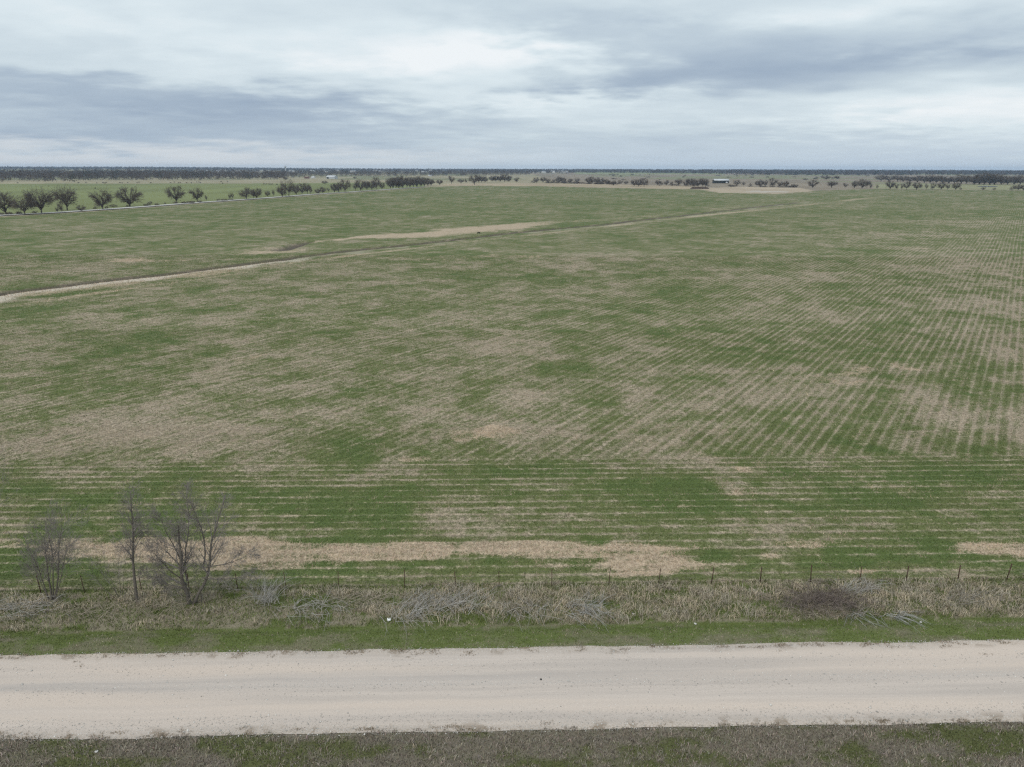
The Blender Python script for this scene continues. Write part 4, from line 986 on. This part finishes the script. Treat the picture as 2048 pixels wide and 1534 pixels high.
# ------------------------------------------------------------------ far woods, each a mass of crowns
def wood(name, label, pts, per, size, cols, spreadw=1.0, seed=1):
    """pts (n,4): x, y, height, half-width"""
    rs = np.random.default_rng(seed); n = len(pts); N = n * per
    idx = np.repeat(np.arange(n), per)
    a = rs.uniform(0, 2 * math.pi, N); cz = rs.uniform(-1.05, 1, N); rr = np.sqrt(np.maximum(.35, 1 - cz ** 2)) * rs.uniform(.55, 1.05, N) * (1 + .2 * np.sin(a * 3 + idx))
    h = pts[idx, 2]; hw = pts[idx, 3]; base = gz(pts[:, 0], pts[:, 1])[idx]
    c = np.stack([pts[idx, 0] + np.cos(a) * rr * hw, pts[idx, 1] + np.sin(a) * rr * hw, base + h * (.54 + .42 * cz)], 1)
    t1 = rs.normal(0, 1, (N, 3)); t2 = rs.normal(0, 1, (N, 3))
    t1 /= np.linalg.norm(t1, axis=1, keepdims=True); t2 /= np.linalg.norm(t2, axis=1, keepdims=True)
    sz = (size * h * rs.uniform(.5, 1.2, N))[:, None]
    V = np.stack([c - t1 * sz, c + t1 * sz * .6 + t2 * sz * .5, c + t2 * sz], 1).reshape(-1, 3)
    cc = np.array(cols)[rs.integers(0, len(cols), n)] * rs.uniform(.85, 1.15, (n, 1))
    C = np.repeat((cc[idx] * rs.uniform(.85, 1.15, (N, 1)))[:, None], 3, 1).reshape(-1, 3)
    o = link(name, mesh_np(name, V, np.arange(3 * N).reshape(N, 3), M_FOL, col=C)); tag(o, label, 'wood', kind='stuff')
rw = np.random.default_rng(55)
def scatter(poly, n, hr, wr):
    p = np.array(poly); lo, hi = p.min(0), p.max(0); out = []
    while sum(len(o) for o in out) < n:
        q = rw.uniform(lo, hi, (n * 3, 2)); out.append(q[in_poly(q[:, 0], q[:, 1], poly)])
    q = np.concatenate(out)[:n]; h = rw.uniform(*hr, n) * (.75 + .5 * fbm(q[:, 0] / 120, q[:, 1] / 120, 3, 88))
    return np.column_stack([q, h, h * rw.uniform(*wr, n)])
BR = [(.118, .096, .083), (.105, .086, .077), (.130, .105, .09), (.098, .084, .076)]; EV = [(.045, .055, .035)]
q = scatter(PL((-900, 368), (0, 365.5), (150, 364.5), (190, 361.5), (400, 361), (560, 359), (580, 353), (400, 350), (-900, 350)), 3200, (14, 22), (.32, .46))
wood('far_wood', 'long brown bare wood across the far left behind the cattle', q, 70, .115, BR * 3 + EV, seed=61)
q = scatter(PL((560, 357), (700, 354), (900, 353), (1060, 351.5), (1060, 347), (560, 347)), 1600, (11, 17), (.4, .6))
wood('far_wood', 'thin blue brown wood behind the white barn', q, 60, .115, BR * 3 + EV, seed=62)
def belts(x0, x1, y0, y1, step, n):
    return np.concatenate([np.column_stack([rw.uniform(x0, x1, n), rw.uniform(a, a + step, n), rw.uniform(9, 19, n), rw.uniform(6, 9, n)]) for a in np.arange(y0, y1, step)])
q = np.concatenate([belts(-7500, 7500, 5000, 9200, 350, 1500), belts(-5000, 300, 3900, 4150, 250, 380), belts(-4600, -200, 4500, 4700, 200, 320)])
wood('horizon_woods', 'blue wooded ridges along the whole horizon', q, 16, .34, BR * 2 + EV, seed=63)
q = belts(-200, 4200, 3500, 4900, 140, 560)
q = q[q[:, 1] > 3560 + 900 * sstep(1500, 600, q[:, 0]) + 120 * np.sin(q[:, 0] / 300)]
wood('far_wood', 'dark blue level wood along the right horizon', q, 18, .32, BR * 2 + EV * 2, seed=64)

# ------------------------------------------------------------------ farm buildings
def gable(L, W, eave, ridge, over=.3, th=.18):
    """two roof slabs, ridge along x, as closed prisms"""
    V, F = [], []
    for s in (-1, 1):
        b = len(V)
        y0, z0, y1, z1 = s * (W / 2 + over), eave - over * (ridge - eave) / (W / 2), 0.0, ridge
        for x in (-L / 2 - over, L / 2 + over): V += [(x, y0, z0), (x, y1, z1), (x, y1, z1 + th), (x, y0, z0 + th)]
        F += [(b, b + 1, b + 2, b + 3), (b + 4, b + 7, b + 6, b + 5), (b, b + 4, b + 5, b + 1), (b + 3, b + 2, b + 6, b + 7), (b, b + 3, b + 7, b + 4), (b + 1, b + 5, b + 6, b + 2)]
    return np.array(V), np.array(F)
def walls(L, W, eave, ridge):
    V = [(-L / 2, -W / 2, -1), (L / 2, -W / 2, -1), (L / 2, W / 2, -1), (-L / 2, W / 2, -1), (-L / 2, -W / 2, eave), (L / 2, -W / 2, eave), (L / 2, W / 2, eave), (-L / 2, W / 2, eave), (-L / 2, 0, ridge), (L / 2, 0, ridge)]
    F = [(0, 1, 5, 4), (2, 3, 7, 6), (1, 2, 6, 5), (3, 0, 4, 7), (4, 5, 9, 8), (6, 7, 8, 9), (5, 6, 9, 9), (7, 4, 8, 8)]
    return np.array(V, float), np.array(F[:6] ), [(5, 6, 9), (7, 4, 8)]
def wall_mesh(L, W, eave, ridge, mat):
    V, F, T = walls(L, W, eave, ridge)
    me = bpy.data.meshes.new('wall'); me.from_pydata([tuple(v) for v in V], [], [tuple(map(int, f)) for f in F] + T); me.materials.append(mat); me.update(); return me
def bx(name, b, mat, parent): 
    V, F = boxes(b); return link(name, mesh_np(name, V, F, mat), parent)
def site(px, py):
    g = P(px, py); return float(g[0]), float(g[1]), float(gz(*g)[0])

x, y, z = site(1441, 366.5); Lb = span(1441, 366.5, 28); hb = height_at(1441, 366.5, 358)
rb_ = empty('pole_barn', (x, y, z), .03); tag(rb_, 'open dark pole barn with a bright white roof in the far pasture', 'barn')
V, F = gable(Lb, 14, hb * .68, hb, .6, .25); link('roof', mesh_np('roof', V, F, M_WHITE), rb_)
bx('back_wall', [(-Lb / 2, Lb / 2, 6.6, 6.9, -1, hb * .67)], M_DARK, rb_)
bx('side_wall', [(-Lb / 2, -Lb / 2 + .3, -6.6, 6.55, -1, hb * .66)], M_DARK, rb_); bx('side_wall', [(Lb / 2 - .3, Lb / 2, -6.6, 6.55, -1, hb * .66)], M_DARK, rb_)
bx('front_wall', [(-Lb / 2 + .35, Lb * .16, -6.5, -6.3, .0, hb * .64)], M_DARK, rb_)
for k in range(6): xx = -Lb / 2 + .4 + k * (Lb - .8) / 5; bx('post', [(xx - .15, xx + .15, -6.95, -6.65, -1, hb * .66)], M_DARK, rb_)
tr = empty('stock_trailer', (x + Lb * .33, y - 9.5, z)); tag(tr, 'small white trailer parked at the right end of the white roofed barn', 'trailer')
bx('body', [(-2.2, 2.2, -1.1, 1.1, .7, 3.2)], M_WHITE, tr); bx('tongue', [(2.2, 3.6, -.1, .1, .6, .8)], M_DARK, tr)
for sx in (-.9, .5):
    for sy in (-1.05, 1.05):
        V, F = tubes([[sx, sy - .12, .45, sx, sy + .12, .45, .45, .45]], 12); link('wheel', mesh_np('wheel', V, F, M_DARK), tr)

x, y, z = site(664, 357.5); Lb = span(664, 357.5, 20); hb = height_at(664, 357.5, 350.8)
mb = empty('metal_barn', (x, y, z), -.35); tag(mb, 'larger white roofed metal barn at the edge of the far wood', 'barn')
link('wall', wall_mesh(Lb, 16, hb * .6, hb * .97, M_GREYR), mb); V, F = gable(Lb, 16, hb * .62, hb, .6); link('roof', mesh_np('roof', V, F, M_WHITE), mb)
bx('door', [(-Lb * .44, -Lb * .2, -8.25, -8.05, -1, hb * .5)], M_DARK, mb)
x, y, z = site(627, 357.3); Lb = span(627, 357.3, 8); hb = height_at(627, 357.3, 353)
hs = empty('farm_house', (x, y, z), -.6); tag(hs, 'small pale gabled house left of the white roofed metal barn', 'house')
link('wall', wall_mesh(Lb, 9, hb * .55, hb * .96, M_CREAM), hs); V, F = gable(Lb, 9, hb * .57, hb, .5); link('roof', mesh_np('roof', V, F, M_WHITE), hs); bx('door', [(-.6, .6, -4.75, -4.55, 0, 2.1)], M_DARK, hs)
for sx in (-.3, .3): bx('window', [(Lb * sx - .7, Lb * sx + .7, -4.75, -4.55, 1.0, 2.3)], M_DARK, hs)
x, y, z = site(614, 357.2); Lb = span(614, 357.2, 10); hb = height_at(614, 357.2, 353.5)
sh = empty('red_shed', (x, y, z), .1); tag(sh, 'dull red shed left of the small pale house', 'shed')
link('wall', wall_mesh(Lb, 8, hb * .6, hb * .95, M_REDSH), sh); V, F = gable(Lb, 8, hb * .62, hb, .4); link('roof', mesh_np('roof', V, F, M_REDSH), sh); bx('door', [(-1.2, 1.2, -4.25, -4.05, 0, hb * .5)], M_DARK, sh)
x, y, z = site(860, 352.5); Lb = span(860, 352.5, 8); hb = height_at(860, 352.5, 350)
h2 = empty('white_house', (x, y, z), .1); tag(h2, 'tiny white house right of the dense grove', 'house')
link('wall', wall_mesh(Lb, 9, hb * .55, hb * .96, M_WHITE), h2); V, F = gable(Lb, 9, hb * .57, hb, .5); link('roof', mesh_np('roof', V, F, M_WHITE), h2); bx('door', [(-.6, .6, -4.75, -4.55, 0, 2.1)], M_DARK, h2)
# pale roofs of a town far off on the left
re = random.Random(9)
for k, px in enumerate(sorted([re.uniform(395, 900) for _ in range(20)] + [re.uniform(1080, 1150) for _ in range(6)])):
    az_, _ = azel(px, 340); dd = re.uniform(3900, 4150) + (900 if k % 2 else 0)
    x, y = math.sin(az_) * dd, math.cos(az_) * dd; L_ = re.uniform(12, 34); e_ = re.uniform(5, 9)
    o = empty('distant_house', (x, y, float(gz(x, y)[0]) + 4), re.uniform(-.5, .5)); tag(o, '%s pale building from the left in the far town on the horizon' % ordinal(k + 1), 'house', 'buildings of the far town')
    link('wall', wall_mesh(L_, 11, e_ * .6 + 2, e_ + 2, M_CREAM), o); V, F = gable(L_, 11, e_ * .62 + 2, e_ + 2.2, .5); link('roof', mesh_np('roof', V, F, M_GREYR if k % 3 else M_WHITE), o)
az_, _ = azel(571, 337); dd = 3700; x, y = math.sin(az_) * dd, math.cos(az_) * dd
wt = empty('water_tower', (x, y, float(gz(x, y)[0]))); tag(wt, 'slim grey tower standing above the far wooded horizon', 'tower')
V, F = tubes([[0, 0, -1, 0, 0, 28, 2.6, 2.0]], 10); link('shaft', mesh_np('shaft', V, F, M_GREYR), wt)
V, F = tubes([[0, 0, 28, 0, 0, 31, 2.0, 4.4], [0, 0, 31, 0, 0, 36, 4.4, 4.4], [0, 0, 36, 0, 0, 38, 4.4, .3]], 14); link('tank', mesh_np('tank', V, F, M_GREYR), wt)

# ------------------------------------------------------------------ pond, bank
def sheet(name, label, cat, poly, zoff, mat):
    c = np.mean(poly, 0); z = float(gz(*c)[0]) + zoff
    me = bpy.data.meshes.new(name); me.from_pydata([(float(a), float(b), z) for a, b in poly], [], [tuple(range(len(poly)))]); me.materials.append(mat); me.update()
    tag(link(name, me), label, cat, kind='structure')
mw, tw, bw = mat_new('pond_water'); bw.inputs['Base Color'].default_value = (.25, .27, .28, 1); bw.inputs['Roughness'].default_value = .12; bw.inputs['Specular IOR Level'].default_value = .5
sheet('pond', 'pale glinting stock pond below the dark wood at the far right', 'pond', PL((1953, 373.2), (1968, 374.0), (1992, 373.9), (1996, 373.2), (1985, 372.5), (1965, 372.3)), .5, mw)
def earth_bank():
    a, b = P(1380, 377.8), P(1419, 378.2); d = b - a; L = np.linalg.norm(d); d = d / L; n = np.array([-d[1], d[0]])
    nu, prof = 40, [(-3.2, -.5), (-2.2, 1.0), (-1.4, 2.5), (-.3, 3.1), (1.5, 3.0), (4, 1.5), (7, -.5)]
    V, F = [], []
    for i in range(nu):
        f = i / (nu - 1); p = a + d * L * f; e = min(1, min(f, 1 - f) * 7) ** .6; hj = .85 + .3 * float(fbm(np.array([f * 9]), np.array([1.0]), 3, 66)[0])
        for (o_, h_) in prof: q = p + n * (o_ + .8 * (float(fbm(np.array([f * 20]), np.array([o_]), 2, 67)[0]) - .5)); V.append((q[0], q[1], h_ * hj * e))
    m_ = len(prof)
    for i in range(nu - 1):
        for j in range(m_ - 1): F.append((i * m_ + j, (i + 1) * m_ + j, (i + 1) * m_ + j + 1, i * m_ + j + 1))
    me = mesh_np('earth_bank', np.array(V), np.array(F), mat_plain('dark_earth', (.075, .055, .045), var=.4, scale=.6))
    tag(link('earth_bank', me), 'dark brown earth bank at the far edge of the field below the trees', 'bank', kind='structure')
earth_bank()

# ------------------------------------------------------------------ cattle
def cow_mesh(mat):
    me = bpy.data.meshes.new('cow_frame')
    vs_ = [(0, 0, 1.12), (.55, 0, 1.14), (.85, 0, 1.18), (1.15, 0, 1.12), (1.45, 0, .98), (1.72, 0, .80),      # spine to muzzle (head lowered a little)
           (-.55, 0, 1.16), (-.80, 0, 1.14), (-.92, 0, .75),                                                    # rump, tail
           (.62, .22, .85), (.62, .23, .45), (.64, .23, .04), (.62, -.22, .85), (.62, -.23, .45), (.64, -.23, .04),
           (-.66, .22, .88), (-.74, .23, .48), (-.70, .23, .04), (-.66, -.22, .88), (-.74, -.23, .48), (-.70, -.23, .04), (1.22, .2, 1.2), (1.22, -.2, 1.2)]
    ed = [(0, 1), (1, 2), (2, 3), (3, 4), (4, 5), (0, 6), (6, 7), (7, 8), (1, 9), (9, 10), (10, 11), (1, 12), (12, 13), (13, 14), (6, 15), (15, 16), (16, 17), (6, 18), (18, 19), (19, 20), (3, 21), (3, 22)]
    rad = [.42, .40, .30, .22, .17, .11, .36, .26, .04, .15, .075, .065, .15, .075, .065, .19, .085, .065, .19, .085, .065, .05, .05]
    me.from_pydata(vs_, ed, []); o = link('cow_frame', me)
    o.modifiers.new('skin', 'SKIN')
    for k, r_ in enumerate(rad): me.skin_vertices[0].data[k].radius = (r_ * .85, r_)
    me.skin_vertices[0].data[0].use_root = True
    o.modifiers.new('sub', 'SUBSURF').levels = 1
    bpy.context.view_layer.update()
    dg = bpy.context.evaluated_depsgraph_get(); out = bpy.data.meshes.new_from_object(o.evaluated_get(dg)); out.name = 'cow'
    bpy.data.objects.remove(o); out.materials.clear(); out.materials.append(mat)
    return out
COW = [cow_mesh(M_COW), cow_mesh(M_COWB)]
herd = [(x / 4.876, 320 + y / 4.876) for x, y in ((175, 229), (765, 229), (838, 226), (945, 229), (1003, 227), (1022, 231), (1038, 225), (1172, 226), (1192, 228), (1247, 228), (1338, 227), (1358, 223), (1470, 228), (1663, 229), (1700, 221), (1742, 229), (1760, 226), (1822, 228), (1868, 228), (1920, 219), (1940, 221), (1955, 226), (930, 283))] + \
       [(400 + x / 4.876, 320 + y / 4.876) for x, y in ((208, 217), (222, 233), (268, 218), (622, 240), (645, 240), (672, 241), (690, 242), (705, 240), (752, 244), (790, 242), (815, 244))]
rc = random.Random(21)
for k, (px, py) in enumerate(sorted(herd)):
    x, y, z = site(px, py); o = link('cow', COW[0 if rc.random() < .8 else 1]); o.location = (x, y, z); o.rotation_euler = (0, 0, rc.choice([0, math.pi]) + rc.uniform(-.7, .7)); o.scale = (1.35,) * 3
    tag(o, '%s dark cow from the left in the far left pasture' % ordinal(k + 1), 'cow', 'cattle in the far left pasture')
x, y, z = site(957, 468); o = link('cow', COW[0]); o.location = (x, y, z); o.rotation_euler = (0, 0, .5); o.scale = (.6,) * 3
tag(o, 'lone black calf on the tan patch beside the ditch', 'cow')

# ------------------------------------------------------------------ haze
HZ = 1.0
def haze():
    V, F = boxes([(-12500, 12500, -1500, 10500, -25, 62)])
    m = bpy.data.materials.new('haze_air'); m.use_nodes = True; nt = NT(m.node_tree); nt.n.clear()
    pv = nt.node('ShaderNodeVolumePrincipled'); pv.inputs['Color'].default_value = (.55, .75, 1.0, 1); pv.inputs['Density'].default_value = 0.65e-4 * HZ; pv.inputs['Anisotropy'].default_value = .0
    o_ = nt.node('ShaderNodeOutputMaterial'); nt.l.new(pv.outputs[0], o_.inputs['Volume'])
    me = mesh_np('haze', V, F, m); tag(link('haze', me), 'thin blue haze lying over the far land', 'haze', kind='stuff')
haze()
